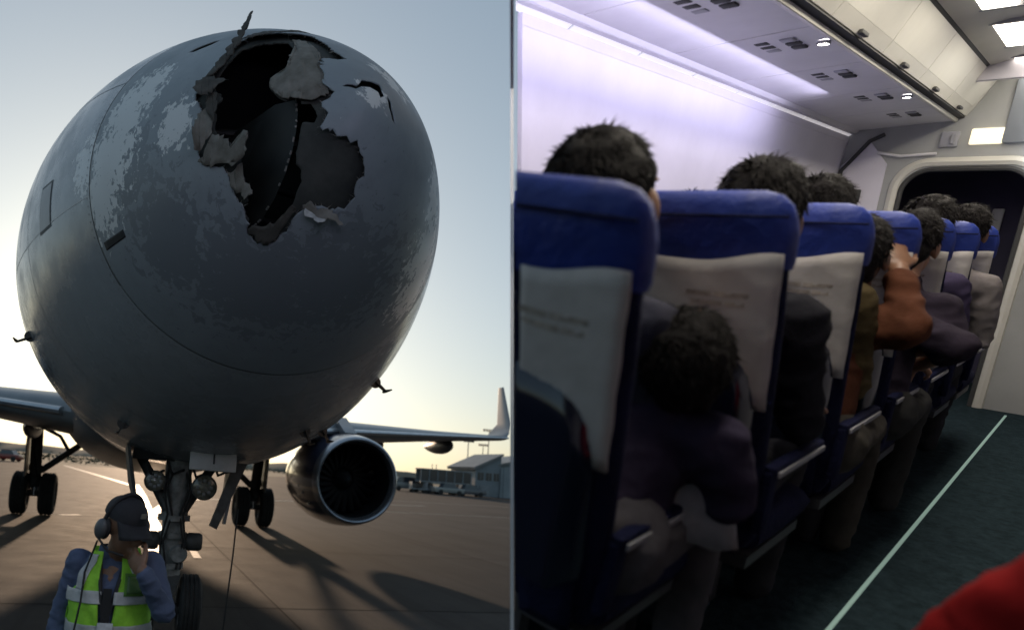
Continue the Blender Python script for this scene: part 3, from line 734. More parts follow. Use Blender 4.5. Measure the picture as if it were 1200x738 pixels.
# lamps on the gear: unlit
M_lens = mat('lamp_glass', (0.16, 0.15, 0.12), 0.12, spec=0.8, var=0.5, scale=40)
for dx, dz, r in ((0.235, 1.47, 0.115), (-0.215, 1.50, 0.095)):
    lamp = B().lathe([(0.001, 0.12), (r * 0.7, 0.10), (r, 0.0), (r * 1.04, -0.02), (r * 0.96, -0.025)], (NX + dx, NS - 0.18, dz), 'Y', 30).obj('taxi_light', M_gear, nose)
    B().lathe([(0.001, -0.03), (r * 0.6, -0.022), (r * 0.95, -0.01)], (NX + dx, NS - 0.18, dz), 'Y', 30).obj('lens', M_lens, lamp)
    for k in range(8):
        a = 2 * math.pi * k / 8
        B().box((NX + dx + r * .55 * math.cos(a), NS - 0.21, dz + r * .55 * math.sin(a)), (0.03, 0.012, 0.03), bev=0.004).obj('lens_facet', M_rim, lamp)
    B().tube([(NX + dx, NS - 0.1, dz), (NX + dx * 0.3, NS - 0.06, dz - 0.02)], 0.025, 8).obj('lamp_bracket', M_gear, lamp)
# doors of the nose gear bay and the flat pale door in front
M_door = mat('gear_door_paint', (0.42, 0.42, 0.41), 0.42, var=0.15, scale=5)
dr = B().box((0.03, 3.18, 1.76), (0.40, 0.03, 0.26), rot=Matrix.Rotation(R(-12), 3, 'X'), bev=0.02).obj('gear_bay_door', M_door, plane)
B().box((0.035, 3.160, 1.75), (0.014, 0.008, 0.11), rot=Matrix.Rotation(R(-12), 3, 'X')).obj('door_latch', M_black, dr)
B().prism([(NX + 0.50, NS - 0.3, 1.78), (NX + 0.42, NS - 0.3, 1.15), (NX + 0.46, NS + 0.3, 1.15), (NX + 0.52, NS + 0.5, 1.78)], (0.03, 0, 0)).obj('gear_bay_door', M_under, plane)
B().prism([(NX + 0.48, NS - 0.32, 1.72), (NX + 0.30, NS - 0.32, 1.13), (NX + 0.37, NS - 0.32, 1.10), (NX + 0.60, NS - 0.32, 1.72)], (0, 0.05, 0)).obj('door_link', M_gear, plane)
B().prism([(NX - 0.46, NS - 0.3, 1.80), (NX - 0.40, NS - 0.26, 1.5), (NX - 0.33, NS - 0.22, 1.22), (NX - 0.33, NS - 0.1, 1.20), (NX - 0.42, NS + 0.3, 1.45), (NX - 0.48, NS + 0.5, 1.80)], (-0.03, 0, 0.01)).obj('gear_bay_door', M_gear, plane)
B().box((NX, NS + 0.35, 1.74), (0.86, 1.0, 0.10)).obj('gear_bay', M_black, plane)
for k, (x, z) in enumerate(((-0.3, 1.62), (-0.12, 1.64), (0.1, 1.63), (0.3, 1.66))):
    B().tube([(NX + x, NS - 0.25, z + 0.05), (NX + x + 0.05, NS - 0.2, z - 0.07), (NX + x + 0.16, NS - 0.15, z - 0.02)], 0.014, 6).obj('bay_hose', M_tyre, nose)
# main gear
for sd in (-1, 1):
    X, Sg = sd * 2.92, 17.15
    mg = B().cyl((X, Sg, 0.72), (X + sd * 0.10, Sg - 0.05, 2.6), 0.15, 18).cyl((X, Sg, 1.15), (X, Sg, 1.3), 0.2, 18).obj('main_gear', M_gear, plane)
    B().cyl((X, Sg, 0.50), (X, Sg, 0.8), 0.095).obj('oleo_piston', M_chrome, mg)
    B().cyl((X - 0.5, Sg, 0.56), (X + 0.5, Sg, 0.56), 0.085).obj('axle', M_gear, mg)
    for q in (-1, 1): wheel((X + q * 0.34, Sg, 0.56), 0.56, 0.40, mg)
    B().tube([(X - sd * 0.1, Sg, 1.15), (X - sd * 1.55, Sg - 0.1, 2.35)], 0.085, 12).obj('side_brace', M_gear, mg)
    B().tube([(X - sd * 0.75, Sg, 1.72), (X - sd * 0.5, Sg - 0.05, 2.1), (X + sd * 0.05, Sg - 0.05, 2.35)], 0.05, 10).obj('lock_link', M_gear, mg)
    B().prism([(X + sd * 0.20, Sg - 0.62, 1.0), (X + sd * 0.24, Sg - 0.55, 2.55), (X + sd * 0.24, Sg + 0.45, 2.55), (X + sd * 0.20, Sg + 0.5, 1.0)], (sd * 0.035, 0, 0)).obj('gear_leg_door', M_under, mg)
    B().prism([(X - 0.09, Sg - 0.16, 1.05), (X - 0.03, Sg - 0.42, 0.82), (X + 0.03, Sg - 0.42, 0.82), (X + 0.09, Sg - 0.16, 1.05)], (0, 0.05, 0.02)).obj('torque_link', M_gear, mg)
    B().tube([(X + sd * .08, Sg - .16, 2.4), (X + sd * .1, Sg - .2, 1.7), (X + .05, Sg - .2, 1.0)], 0.02, 6).obj('hose', M_tyre, mg)

# ground cable hanging from the nose gear down to the apron
Mpl = plane.matrix_world.copy() if False else Matrix.Translation((TX, TY, 0)) @ Matrix.Rotation(ANG, 4, 'Z')
cb = B().tube([Mpl @ Vector(p) for p in ((0.34, 3.55, 1.30), (0.325, 3.5, 0.9), (0.29, 3.42, 0.4), (0.27, 3.38, 0.012), (0.5, 3.0, 0.012), (0.7, 2.2, 0.012), (0.3, 1.2, 0.012))], 0.008, 6)
tag(cb.obj('ground_cable', M_tyre), 'thin black cable hanging beside the nose wheel to the apron', 'cable')

# =================================================================== TERMINAL AND APRON FURNITURE
M_clad = mat('terminal_cladding', (0.18, 0.20, 0.215), 0.6, var=0.12, scale=0.6)
M_clad2 = mat('terminal_gable', (0.24, 0.265, 0.28), 0.6, var=0.1, scale=0.5)
M_roof = mat('metal_roof', (0.17, 0.165, 0.16), 0.45, var=0.2, scale=0.8)
M_win = mat('dark_window', (0.03, 0.035, 0.045), 0.1, spec=0.6)
M_steel = mat('painted_steel', (0.20, 0.21, 0.22), 0.5, var=0.2, scale=2)
tb = empty('terminal_building', 'pale grey terminal with sloping roof at the far edge of the apron', 'building', None, Matrix.Translation((24.8, 104, 0)) @ Matrix.Rotation(R(14), 4, 'Z'))
B().box((-3.2, 3, 2.1), (4.0, 9, 4.2)).obj('wall', M_clad, tb)
B().prism([(-5.6, -2.0, 3.75), (-1.1, -2.0, 6.1), (-1.1, -2.0, 6.4), (-5.7, -2.0, 4.15)], (0, 10, 0)).obj('roof', M_roof, tb)
B().prism([(-5.1, -1.45, 4.2), (-1.2, -1.45, 4.2), (-1.2, -1.45, 5.9)], (0, 8.9, 0)).obj('gable_wall', M_clad, tb)
gv = [(-1.15, -1.0, 0), (14, -1.0, 0), (14, -1.0, 7.2)] + [(14 - 15.15 * t, -1.0, 7.2 - 2.7 * t ** 1.7) for t in (0.2, 0.4, 0.6, 0.8, 1.0)]
B().prism(gv, (0, 12, 0)).obj('wall', M_clad2, tb)
rv = [(14.3 - 15.9 * t, -1.5, 7.25 - 2.75 * t ** 1.7) for t in (0, 0.2, 0.4, 0.6, 0.8, 1.0)]
B().prism(rv + [(x, y, z + 0.35) for x, y, z in rv[::-1]], (0, 13, 0)).obj('roof', M_roof, tb)
for x, z, sx, sz in ((-4.4, 2.9, 0.9, 1.1), (-3.1, 2.9, 0.9, 1.1), (-1.9, 2.9, 0.8, 1.1)):
    wn = B().box((x, -1.53, z), (sx, 0.06, sz)).obj('window', M_win, tb); B().box((x, -1.56, z), (0.06, 0.06, sz)).obj('mullion', M_steel, wn)
for x, z, sx, sz in ((2.0, 3.3, 1.0, 1.2), (4.3, 3.3, 1.0, 1.2), (6.5, 3.3, 1.0, 1.2), (2.0, 0.8, 1.0, 1.5), (4.3, 0.9, 1.0, 1.6)):
    wn = B().box((x, -1.03, z), (sx, 0.06, sz)).obj('window', M_win, tb); B().box((x, -1.06, z), (0.06, 0.06, sz)).obj('mullion', M_steel, wn)
B().box((-3.6, -1.53, 0.85), (1.6, 0.06, 1.7)).obj('door', M_steel, tb)
for x in (-1.2, -0.75): B().cyl((x, -1.75, 0), (x, -1.75, 4.3), 0.12, 10).obj('downpipe', M_clad2, tb)
# jet bridge
jb = empty('jet_bridge', 'dark glazed boarding bridge on legs beside the terminal', 'boarding bridge', None, Matrix.Translation((14.6, 97, 0)) @ Matrix.Rotation(R(14), 4, 'Z'))
B().box((0.3, 0, 1.55), (7.6, 2.2, 0.18)).box((0.3, 0, 3.25), (7.7, 2.3, 0.14)).obj('tunnel_frame', M_steel, jb)
for i in range(6): B().box((-2.9 + i * 1.24, -1.05, 2.4), (1.1, 0.05, 1.5)).obj('pane', M_win, jb)
for i in range(7): B().box((-3.5 + i * 1.24, -1.08, 2.4), (0.12, 0.1, 1.6)).obj('post', M_clad, jb)
B().box((0.3, 1.05, 2.4), (7.5, 0.06, 1.6)).obj('rear_wall', M_steel, jb)
for x in (-2.6, -1.6, 2.4): B().box((x, 0, 0.75), (0.22, 0.4, 1.5)).obj('leg', M_steel, jb)
B().box((-2.1, 0, 0.35), (1.7, 1.8, 0.5)).obj('wheel_carriage', M_roof, jb)
for x in (-1.5, -0.9): B().cyl((x, 0, 3.3), (x, 0, 4.0), 0.05).obj('antenna', M_steel, jb)
# apron light masts
def mast(x, y, h, lab):
    m = empty('light_mast', lab, 'light mast', 'light masts by the terminal', Matrix.Translation((x, y, 0)))
    B().tube([(0, 0, 0), (0, 0, h)], [0.16, 0.09], 10).obj('pole', M_steel, m)
    B().box((0, 0, h), (3.0 * h / 14, 0.2, 0.14)).obj('crossarm', M_steel, m)
    for k in (-1.2, -0.6, 0.0, 0.6, 1.2): B().box((k * h / 14, -0.2, h - 0.25), (0.42, 0.3, 0.34), rot=Matrix.Rotation(R(25), 3, 'X'), bev=0.05).obj('floodlight', M_roof, m)
mast(26.0, 140, 10.4, 'shortest light mast standing just beyond the boarding bridge')
mast(35.2, 170, 11.5, 'light mast between the other two behind the sloping terminal roof')
mast(32.2, 150, 13.6, 'tallest light mast rising behind the terminal roof')
# parked ground vehicles, far off
def car(x, y, rz, c, lab, L=4.2, h=1.5, cab=0.55, grp='ground vehicles parked by the terminal'):
    t = empty('ground_vehicle', lab, 'vehicle', grp, Matrix.Translation((x, y, 0)) @ Matrix.Rotation(rz, 4, 'Z'))
    m = mat('vehicle_paint', c, 0.3, coat=0.4)
    B().box((0, 0, h * 0.40), (L, 1.7, h * 0.45), bev=0.12).obj('body', m, t)
    k = cab
    B().prism([(-L * 0.46 * k, -0.72, h * 0.6), (-L * 0.34 * k, -0.66, h), (L * 0.30 * k, -0.66, h), (L * 0.52 * k, -0.72, h * 0.6)], (0, 1.4, 0)).obj('cab', M_win, t)
    B().box((0, 0, h + 0.02), (L * 0.62 * k, 1.34, 0.05)).obj('roof', m, t)
    for sx in (-0.31, 0.31):
        for sy in (-0.78, 0.78): B().lathe([(0.001, -.1), (0.2, -.1), (0.33, -.08), (0.33, .08), (0.2, .1), (0.001, .1)], (sx * L, 0, 0.33), 'Y', 16).obj('wheel', M_tyre, t).location = (0, sy, 0)
    return t
car(9.8, 98, R(20), (0.16, 0.16, 0.16), 'grey van parked at the far end of the vehicle row', 4.6, 1.9, 0.9)
car(12.6, 99, R(5), (0.12, 0.13, 0.15), 'dark car parked under the boarding bridge')
car(15.0, 93.5, R(14), (0.22, 0.22, 0.21), 'low pale car in front of the boarding bridge legs')
car(18.2, 95, R(10), (0.08, 0.08, 0.09), 'black car parked before the terminal wall')
car(-41.3, 88, R(0), (0.20, 0.02, 0.015), 'small red vehicle on the grass verge behind the wing', 3.2, 1.4, 0.6, 'vehicles beyond the wing')
for i, (x, y) in enumerate(((10.9, 92.5), (13.2, 94.6), (16.6, 95.8))):
    c = empty('baggage_cart', ['flat baggage cart nearest the grey van', 'flat baggage cart beside the dark car', 'flat baggage cart before the black car'][i], 'cart', 'baggage carts in the vehicle row', Matrix.Translation((x, y, 0)) @ Matrix.Rotation(R(12), 4, 'Z'))
    B().box((0, 0, 0.5), (2.2, 1.3, 0.1)).obj('deck', M_steel, c)
    for sx in (-.85, .85):
        for sy in (-.5, .5): B().cyl((sx, sy - .05, 0.18), (sx, sy + .05, 0.18), 0.18, 12).obj('wheel', M_tyre, c)
    B().box((-1.05, 0, 0.95), (0.06, 1.3, 0.9)).obj('end_board', M_steel, c)

# =================================================================== PEOPLE
M_skinb = mat('skin', (0.22, 0.115, 0.07), 0.5, var=0.12, scale=20)
M_skinl = mat('skin_light', (0.36, 0.185, 0.11), 0.5, var=0.12, scale=20)
M_hair = mat('black_hair', (0.010, 0.008, 0.008), 0.6, bump=0.8, scale=70, spec=0.15)
def limb(b, pts, rad, seg=14):
    """rounded limb: smooth tube with ball ends"""
    b.tube(pts, rad, seg)
    for p, r in zip(pts, rad if hasattr(rad, '__len__') else [rad] * len(pts)): b.ball(p, r * 0.98, 12, 8)
def head_shape(b, c, rot, k=1.0):
    P = lambda x, y, z: Vector(c) + rot @ Vector((x * k, y * k, z * k))
    b.ball(P(0, 0.015, 0.03), (0.077 * k, 0.098 * k, 0.092 * k), 20, 14, rot)
    b.ball(P(0, -0.03, -0.04), (0.060 * k, 0.066 * k, 0.078 * k), 18, 12, rot)
    b.ball(P(0, -0.055, -0.085), (0.036 * k, 0.036 * k, 0.030 * k), 12, 8, rot)
    b.tube([P(0, -0.092, 0.02), P(0, -0.116, -0.022), P(0, -0.100, -0.034)], [0.011 * k, 0.017 * k, 0.012 * k], 10)
    b.ball(P(0, -0.094, -0.058), (0.026 * k, 0.011 * k, 0.008 * k), 10, 6, rot)
    b.ball(P(0, -0.094, -0.070), (0.023 * k, 0.010 * k, 0.008 * k), 10, 6, rot)
    b.ball(P(0, -0.080, 0.032), (0.058 * k, 0.020 * k, 0.013 * k), 12, 6, rot)
    for s in (-1, 1): b.ball(P(s * 0.078, 0.012, -0.012), (0.012 * k, 0.024 * k, 0.034 * k), 10, 8, rot)
def hand_shape(b, wrist, rot, curl, side=1, k=1.0):
    """local hand: fingers along +Z, palm faces -Y, thumb towards side*X"""
    P = lambda x, y, z: Vector(wrist) + rot @ Vector((x * k, y * k, z * k))
    b.ball(P(0, 0, 0.045), (0.042 * k, 0.017 * k, 0.055 * k), 14, 10, rot)
    b.ball(P(0, 0, 0.075), (0.041 * k, 0.015 * k, 0.028 * k), 14, 10, rot)
    for i, (x, L) in enumerate(((0.030, 0.072), (0.010, 0.081), (-0.010, 0.075), (-0.029, 0.058))):
        x *= side; p = [P(x, 0, 0.085)]; a = 0; y = 0; z = 0.085
        for j, fr in enumerate((0.45, 0.32, 0.23)):
            a += curl * (0.8 if j == 0 else 1.0); y -= math.sin(a) * L * fr; z += math.cos(a) * L * fr
            p.append(P(x * (1 + 0.12 * j), y, z))
        rr = [0.0098 * k, 0.0092 * k, 0.0084 * k, 0.0070 * k]
        b.tube(p, rr, 10)
        for q, r in zip(p, rr): b.ball(q, r, 8, 6)
    p = [P(side * 0.030, -0.004, 0.025), P(side * 0.056, -0.014, 0.052), P(side * 0.066, -0.024, 0.083), P(side * 0.064, -0.030, 0.104)]
    rr = [0.0135 * k, 0.0118 * k, 0.0102 * k, 0.0085 * k]; b.tube(p, rr, 10)
    for q, r in zip(p, rr): b.ball(q, r, 8, 6)
def euler(x=0, y=0, z=0): return (Matrix.Rotation(z, 3, 'Z') @ Matrix.Rotation(y, 3, 'Y') @ Matrix.Rotation(x, 3, 'X'))
def aim(a, b_, palm):
    """rotation whose Z runs a->b and whose -Y points roughly along palm"""
    z = (Vector(b_) - Vector(a)).normalized(); y = -(Vector(palm) - z * Vector(palm).dot(z)).normalized(); x = y.cross(z)
    return Matrix((x, y, z)).transposed()

def fold(me, amp, seed, k=1.0):
    """wrinkle a garment: ridged noise stretched across the body, plus slack"""
    me.update()
    co = [q.co.copy() for q in me.vertices]; nr = [q.normal.copy() for q in me.vertices]
    for q, c, n_ in zip(me.vertices, co, nr):
        p = Vector((c.x * 11 * k, c.y * 11 * k, c.z * 19 * k)) + Vector((seed, seed * 2.3, 0))
        w1 = 1 - abs(mnoise.noise(p)) * 2.2; w2 = mnoise.noise(c * 6 * k + Vector((seed, 0, 4)))
        q.co = c + n_ * amp * (0.75 * w1 + 0.8 * w2 - 0.15)
    me.update(); return me
# ---- ground crew member
pm = Matrix.Translation((-0.905, 3.0, 0.0)) @ Matrix.Rotation(R(10), 4, 'Z') @ Matrix.Scale(0.985, 4)
crew = empty('person', 'ground crew member in hi-vis vest and headset covering his face with one hand', 'person', None, pm)
hc = Vector((0.035, -0.085, 1.432)); hrot = euler(R(20), 0, R(40))
shR, shL = Vector((-0.150, 0.02, 1.272)), Vector((0.150, 0.0, 1.272))
elR, wrR = Vector((-0.212, 0.055, 0.99)), Vector((-0.190, -0.085, 0.765))
elL, wrL = Vector((0.232, -0.15, 1.10)), Vector((0.140, -0.235, 1.275))
fac = hc + hrot @ Vector((-0.012, -0.128, -0.075))
b = B(); head_shape(b, hc, hrot, 1.0)
limb(b, [(0, 0.0, 1.24), (0.01, -0.02, 1.31), tuple(hc + Vector((0, 0.015, -0.06)))], [0.062, 0.056, 0.056])
limb(b, [(0, 0.0, 1.22), (0, 0.0, 1.05), (0, 0, 0.88)], [0.10, 0.10, 0.11])
limb(b, [shR + Vector((.02, 0, -.03)), elR, wrR], [0.036, 0.034, 0.026]); limb(b, [shL + Vector((-.02, 0, -.03)), elL, wrL], [0.036, 0.034, 0.026])
limb(b, [(0, 0, 1.21), shR + Vector((.02, 0, -.03))], [0.05, 0.036]); limb(b, [(0, 0, 1.21), shL + Vector((-.02, 0, -.03))], [0.05, 0.036])
for s in (-1, 1): limb(b, [(s * 0.085, 0, 0.84), (s * 0.10, -0.015, 0.45), (s * 0.105, 0.01, 0.10)], [0.07, 0.05, 0.035])
hand_shape(b, wrL, aim(wrL, fac, hrot @ Vector((0.2, 1, 0.1))), 0.30, -1, 1.02)
hand_shape(b, wrR, aim(wrR, wrR + Vector((0.03, -0.05, -0.1)), (1, 0.1, 0)), 0.35, -1, 1.0)
link_mesh('body', organic(b, 0.0055, 3), M_skinb, crew)
for s in (-1, 1):
    e = hc + hrot @ Vector((s * 0.030, -0.0925, 0.004))
    eye = B().ball(e, 0.011, 12, 8).obj('eye', mat('eye_white', (0.6, 0.58, 0.55), 0.3), crew)
# shirt
M_shirt = mat('blue_work_shirt', (0.075, 0.10, 0.175), 0.85, var=0.15, scale=9, bump=0.7, bscale=13)
b = B()
TOR = [(0.80, 0.150, 0.112, 0), (0.92, 0.145, 0.112, 0), (1.04, 0.146, 0.116, -0.005), (1.16, 0.152, 0.115, 0.0), (1.24, 0.145, 0.10, 0.01), (1.295, 0.110, 0.085, 0.012), (1.315, 0.075, 0.07, 0.005)]
def torso_at(z):
    for (z0, a0, b0, c0), (z1, a1, b1, c1) in zip(TOR, TOR[1:]):
        if z <= z1 or z1 == TOR[-1][0]:
            t = max(0, min(1, (z - z0) / (z1 - z0))); return a0 + (a1 - a0) * t, b0 + (b1 - b0) * t, c0 + (c1 - c0) * t
zz = np.linspace(0.80, 1.315, 18); vs = []; fs = []
for z in zz:
    a_, b_, c_ = torso_at(z)
    for k in range(28):
        t = 2 * math.pi * k / 28; vs.append((a_ * math.cos(t), c_ + b_ * math.sin(t), z))
for i in range(17):
    for k in range(28): fs.append((i * 28 + k, i * 28 + (k + 1) % 28, (i + 1) * 28 + (k + 1) % 28, (i + 1) * 28 + k))
fs += [tuple(range(28))[::-1], tuple(range(17 * 28, 18 * 28))]
b.add(vs, fs)
def sleeve(b, s, e, w_, r0=0.055, r1=0.046, r2=0.035):
    m1 = s.lerp(e, 0.5); m2 = e.lerp(w_, 0.5)
    limb(b, [s, m1, e, m2, s.lerp(w_, 0) if False else e.lerp(w_, 0.93)], [r0, r0 * 0.93, r1, r1 * 0.86, r2])
    for k in range(5):                                     # wrinkles at the elbow
        t = 0.75 + 0.1 * k; p = s.lerp(e, t) if t < 1 else e.lerp(w_, t - 1)
        b.ball(p, r1 * (1.07 if k % 2 else 0.9), 12, 8)
sleeve(b, shR, elR, wrR); sleeve(b, shL, elL, wrL)
shirt = link_mesh('shirt', fold(organic(b, 0.007, 3), 0.0065, 3.1, 1.3), M_shirt, crew)
b = B()
for k in range(16):
    t = 2 * math.pi * k / 16
    t2 = 2 * math.pi * (k + 1) / 16
    b.add([(0.078 * math.cos(q), 0.0 + 0.075 * math.sin(q), z) if z < 1.33 else (0.068 * math.cos(q), -0.008 + 0.066 * math.sin(q), z) for q, z in ((t, 1.295), (t2, 1.295), (t2, 1.345), (t, 1.345))], [(0, 1, 2, 3)])
b.obj('collar', M_shirt, shirt)
# trousers and shoes
M_trs = mat('black_trousers', (0.02, 0.02, 0.022), 0.85, var=0.2, scale=9, bump=0.4)
b = B()
limb(b, [(0, 0, 0.86), (0, 0, 0.80)], [0.145, 0.15])
for s in (-1, 1): limb(b, [(s * 0.085, 0, 0.80), (s * 0.10, -0.015, 0.45), (s * 0.105, 0.01, 0.10)], [0.098, 0.076, 0.062])
link_mesh('trousers', organic(b, 0.012, 4), M_trs, crew)
for s in (-1, 1):
    b = B(); limb(b, [(s * 0.105, 0.05, 0.05), (s * 0.11, -0.05, 0.045), (s * 0.12, -0.14, 0.036)], [0.045, 0.046, 0.036])
    link_mesh('shoe', organic(b, 0.01, 3), M_black, crew)
# vest: panels wrapped round the torso, armholes left open, front gap
M_vest = mat('hivis_green', (0.30, 0.66, 0.045), 0.75, var=0.12, scale=20, bump=0.5, bscale=16)
M_refl = mat('reflective_tape', (0.46, 0.47, 0.47), 0.45, var=0.1, scale=30, bump=0.2)
def vpatch(name, t0, t1, z0, z1, off, m, parent, fn=None, n=26):
    vs = []; fs = []
    for i in range(n + 1):
        for j in range(n + 1):
            u = i / n; q = j / n; z = z0 + (z1 - z0) * q
            ta = t0 + (t1 - t0) * u
            if fn: ta, z = fn(u, q, ta, z)
            a_, b_, c_ = torso_at(min(z, 1.30)); wv = 0.003 * math.sin(ta * 9 + z * 23) + 0.007 * mnoise.noise(Vector((ta * 4, z * 17, 2))) + 0.006 * (1 - 2 * abs(mnoise.noise(Vector((ta * 2.2 + z * 8, z * 9, 7)))))
            vs.append(((a_ + off + wv) * math.cos(R(ta)) if False else (a_ + off + wv) * math.cos(ta), c_ + (b_ + off + wv) * math.sin(ta), z + (0.012 if z > 1.29 else 0)))
    for i in range(n):
        for j in range(n):
            q = i * (n + 1) + j; fs.append((q, q + 1, q + n + 2, q + n + 1))
    o = link(name, vs, fs, m, parent, True, 0)
    so = o.modifiers.new('t', 'SOLIDIFY'); so.thickness = 0.003; so.offset = 1
    return o
VO = 0.019
# front is at angle -90 deg. front panels narrow towards the shoulder (armhole)
def front_panel(sd):
    def fn(u, q, ta, z):
        inner = R(-90) + sd * R(7 + 16 * max(0, q - 0.35)); 
        outer = R(-90) + sd * (R(92) if q < 0.58 else R(92 - 52 * min(1, (q - 0.58) / 0.22)))
        return inner + (outer - inner) * u, z
    return vpatch('vest_panel', 0, 1, 0.79, 1.315, VO, M_vest, crew, fn)
def back_panel():
    def fn(u, q, ta, z):
        h = R(90) if q < 0.58 else R(90 - 42 * min(1, (q - 0.58) / 0.22))
        return R(90) - h + 2 * h * u, z
    return vpatch('vest_panel', 0, 1, 0.79, 1.315, VO, M_vest, crew, fn)
for sd in (-1, 1):
    fp = front_panel(sd)
    def vst(u, q, ta, z, sd=sd): return R(-90) + sd * (R(33) + R(16) * (u - 0.5) + R(10) * (1 - q)), z
    vpatch('reflective_stripe', 0, 1, 1.17, 1.30, VO + 0.006, M_refl, fp, vst, 16)
    def hst(u, q, ta, z, sd=sd): return R(-90) + sd * (R(8) + R(82) * u), z
    vpatch('reflective_stripe', 0, 1, 1.12, 1.17, VO + 0.006, M_refl, fp, hst, 16)
    vpatch('reflective_stripe', 0, 1, 0.985, 1.035, VO + 0.006, M_refl, fp, hst, 16)
bp_ = back_panel()
vpatch('reflective_stripe', R(2), R(178), 1.12, 1.17, VO + 0.006, M_refl, bp_)
# pocket on his left chest
def pk(u, q, ta, z): return R(-90) + R(20) + R(26) * u, z
pocket = vpatch('chest_pocket', 0, 1, 1.155, 1.245, VO + 0.012, mat('pocket_green', (0.10, 0.22, 0.035), 0.8), crew, pk, 8)
def pk2(u, q, ta, z): return R(-90) + R(23) + R(20) * u, z
vpatch('pocket_window', 0, 1, 1.165, 1.235, VO + 0.017, mat('pocket_window', (0.07, 0.14, 0.04), 0.4), pocket, pk2, 6)
# lanyard and badge
M_dark = mat('black_webbing', (0.015, 0.015, 0.017), 0.7)
b = B()
for sd in (-1, 1): b.tube([(sd * 0.05, -0.075, 1.29), (sd * 0.035, -0.125, 1.2), (sd * 0.012, -0.148, 1.08), (0, -0.148, 1.06)], 0.008, 6, squash=0.4)
b.box((0, -0.148, 1.10), (0.034, 0.006, 0.17))
ly = b.obj('lanyard', M_dark, crew)
B().box((0.004, -0.156, 1.0), (0.062, 0.007, 0.10), bev=0.004).obj('badge', mat('badge_card', (0.55, 0.57, 0.6), 0.3, var=0.2, scale=40), crew)
# cap
M_cap = mat('black_cap', (0.016, 0.016, 0.02), 0.8, var=0.2, scale=20, bump=0.3)
vs = []; fs = []; n = 28
for i in range(11):
    th = math.pi / 2 * i / 10
    for k in range(n):
        a = 2 * math.pi * k / n
        vs.append(hc + hrot @ Vector((0.084 * math.sin(th) * math.cos(a), 0.014 + 0.104 * math.sin(th) * math.sin(a), 0.042 + 0.086 * math.cos(th) ** 0.9)))
for i in range(10):
    for k in range(n): fs.append((i * n + k, i * n + (k + 1) % n, (i + 1) * n + (k + 1) % n, (i + 1) * n + k))
cap = link('cap', vs, fs, M_cap, crew, True, 0)
vs = []; fs = []
for i in range(15):
    a = R(-90 - 62 + 124 * i / 14)
    for j in range(6):
        t = j / 5; q = Vector((0.083 * math.cos(a) * (1 + 0.05 * t), 0.014 + 0.102 * math.sin(a) - 0.075 * t * (0.55 + 0.45 * math.cos(a + R(90))), 0.047 - 0.022 * t - 0.05 * abs(math.cos(a)) ** 2 * t))
        vs.append(hc + hrot @ q)
for i in range(14):
    for j in range(5): q = i * 6 + j; fs.append((q, q + 1, q + 7, q + 6))
br = link('brim', vs, fs, M_cap, cap, True, 0); so = br.modifiers.new('t', 'SOLIDIFY'); so.thickness = 0.005
B().box(hc + hrot @ Vector((0, -0.099, 0.095)), (0.024, 0.004, 0.020), rot=hrot).obj('cap_badge', mat('badge_thread', (0.22, 0.2, 0.16), 0.6), cap)
# headset
M_cup = mat('grey_ear_cup', (0.08, 0.083, 0.09), 0.45, var=0.1, scale=15)
hs = B()
hs.tube([hc + hrot @ Vector((0.094 * math.cos(R(t)), 0.02, 0.0 + 0.140 * math.sin(R(t)))) for t in range(0, 181, 12)], 0.009, 8)
hset = hs.obj('headset', M_dark, crew)
for s in (-1, 1):
    B().ball(hc + hrot @ Vector((s * 0.103, 0.012, -0.012)), (0.022, 0.035, 0.044), 18, 12, hrot).obj('ear_cup', M_cup, hset)
    B().ball(hc + hrot @ Vector((s * 0.085, 0.012, -0.012)), (0.018, 0.037, 0.046), 18, 12, hrot).obj('ear_cushion', M_dark, hset)
B().tube([hc + hrot @ Vector(p) for p in ((-0.12, -0.01, -0.04), (-0.10, -0.07, -0.07), (-0.05, -0.115, -0.072))], 0.005, 6).obj('mic_boom', M_dark, hset)
B().tube([hc + hrot @ Vector((-0.11, 0.0, -0.06)), Vector((-0.105, -0.10, 1.24)), Vector((-0.10, -0.158, 1.13)), Vector((-0.115, -0.165, 1.0)), Vector((-0.155, -0.15, 0.88)), Vector((-0.165, -0.12, 0.79))], 0.0045, 6).obj('headset_cable', M_dark, hset)

# =================================================================== CABIN (a climbing airliner's cabin, built to the right of the camera)
Ac = Vector((0.73222218, 0.62721079, 0.26543797)); Ev = Vector((-0.67999251, 0.69513134, 0.23324366)); Ew = Vector((-0.03822131, -0.35128201, 0.93548922))
CV, CW = -0.195, 1.12
org = CAM - Ev * CV - Ew * CW
MC = Matrix(((-Ev.x, Ac.x, Ew.x, org.x), (-Ev.y, Ac.y, Ew.y, org.y), (-Ev.z, Ac.z, Ew.z, org.z), (0, 0, 0, 1)))
def cabM(u, v, w_=0.0, rz=0.0): return MC @ Matrix.Translation((-v, u, w_)) @ Matrix.Rotation(rz, 4, 'Z')
PN = Vector((0.96825835, -0.24378778, 0.055166)).normalized()      # side panel plane, through the opening at the camera
before_cabin = set(bpy.data.objects)

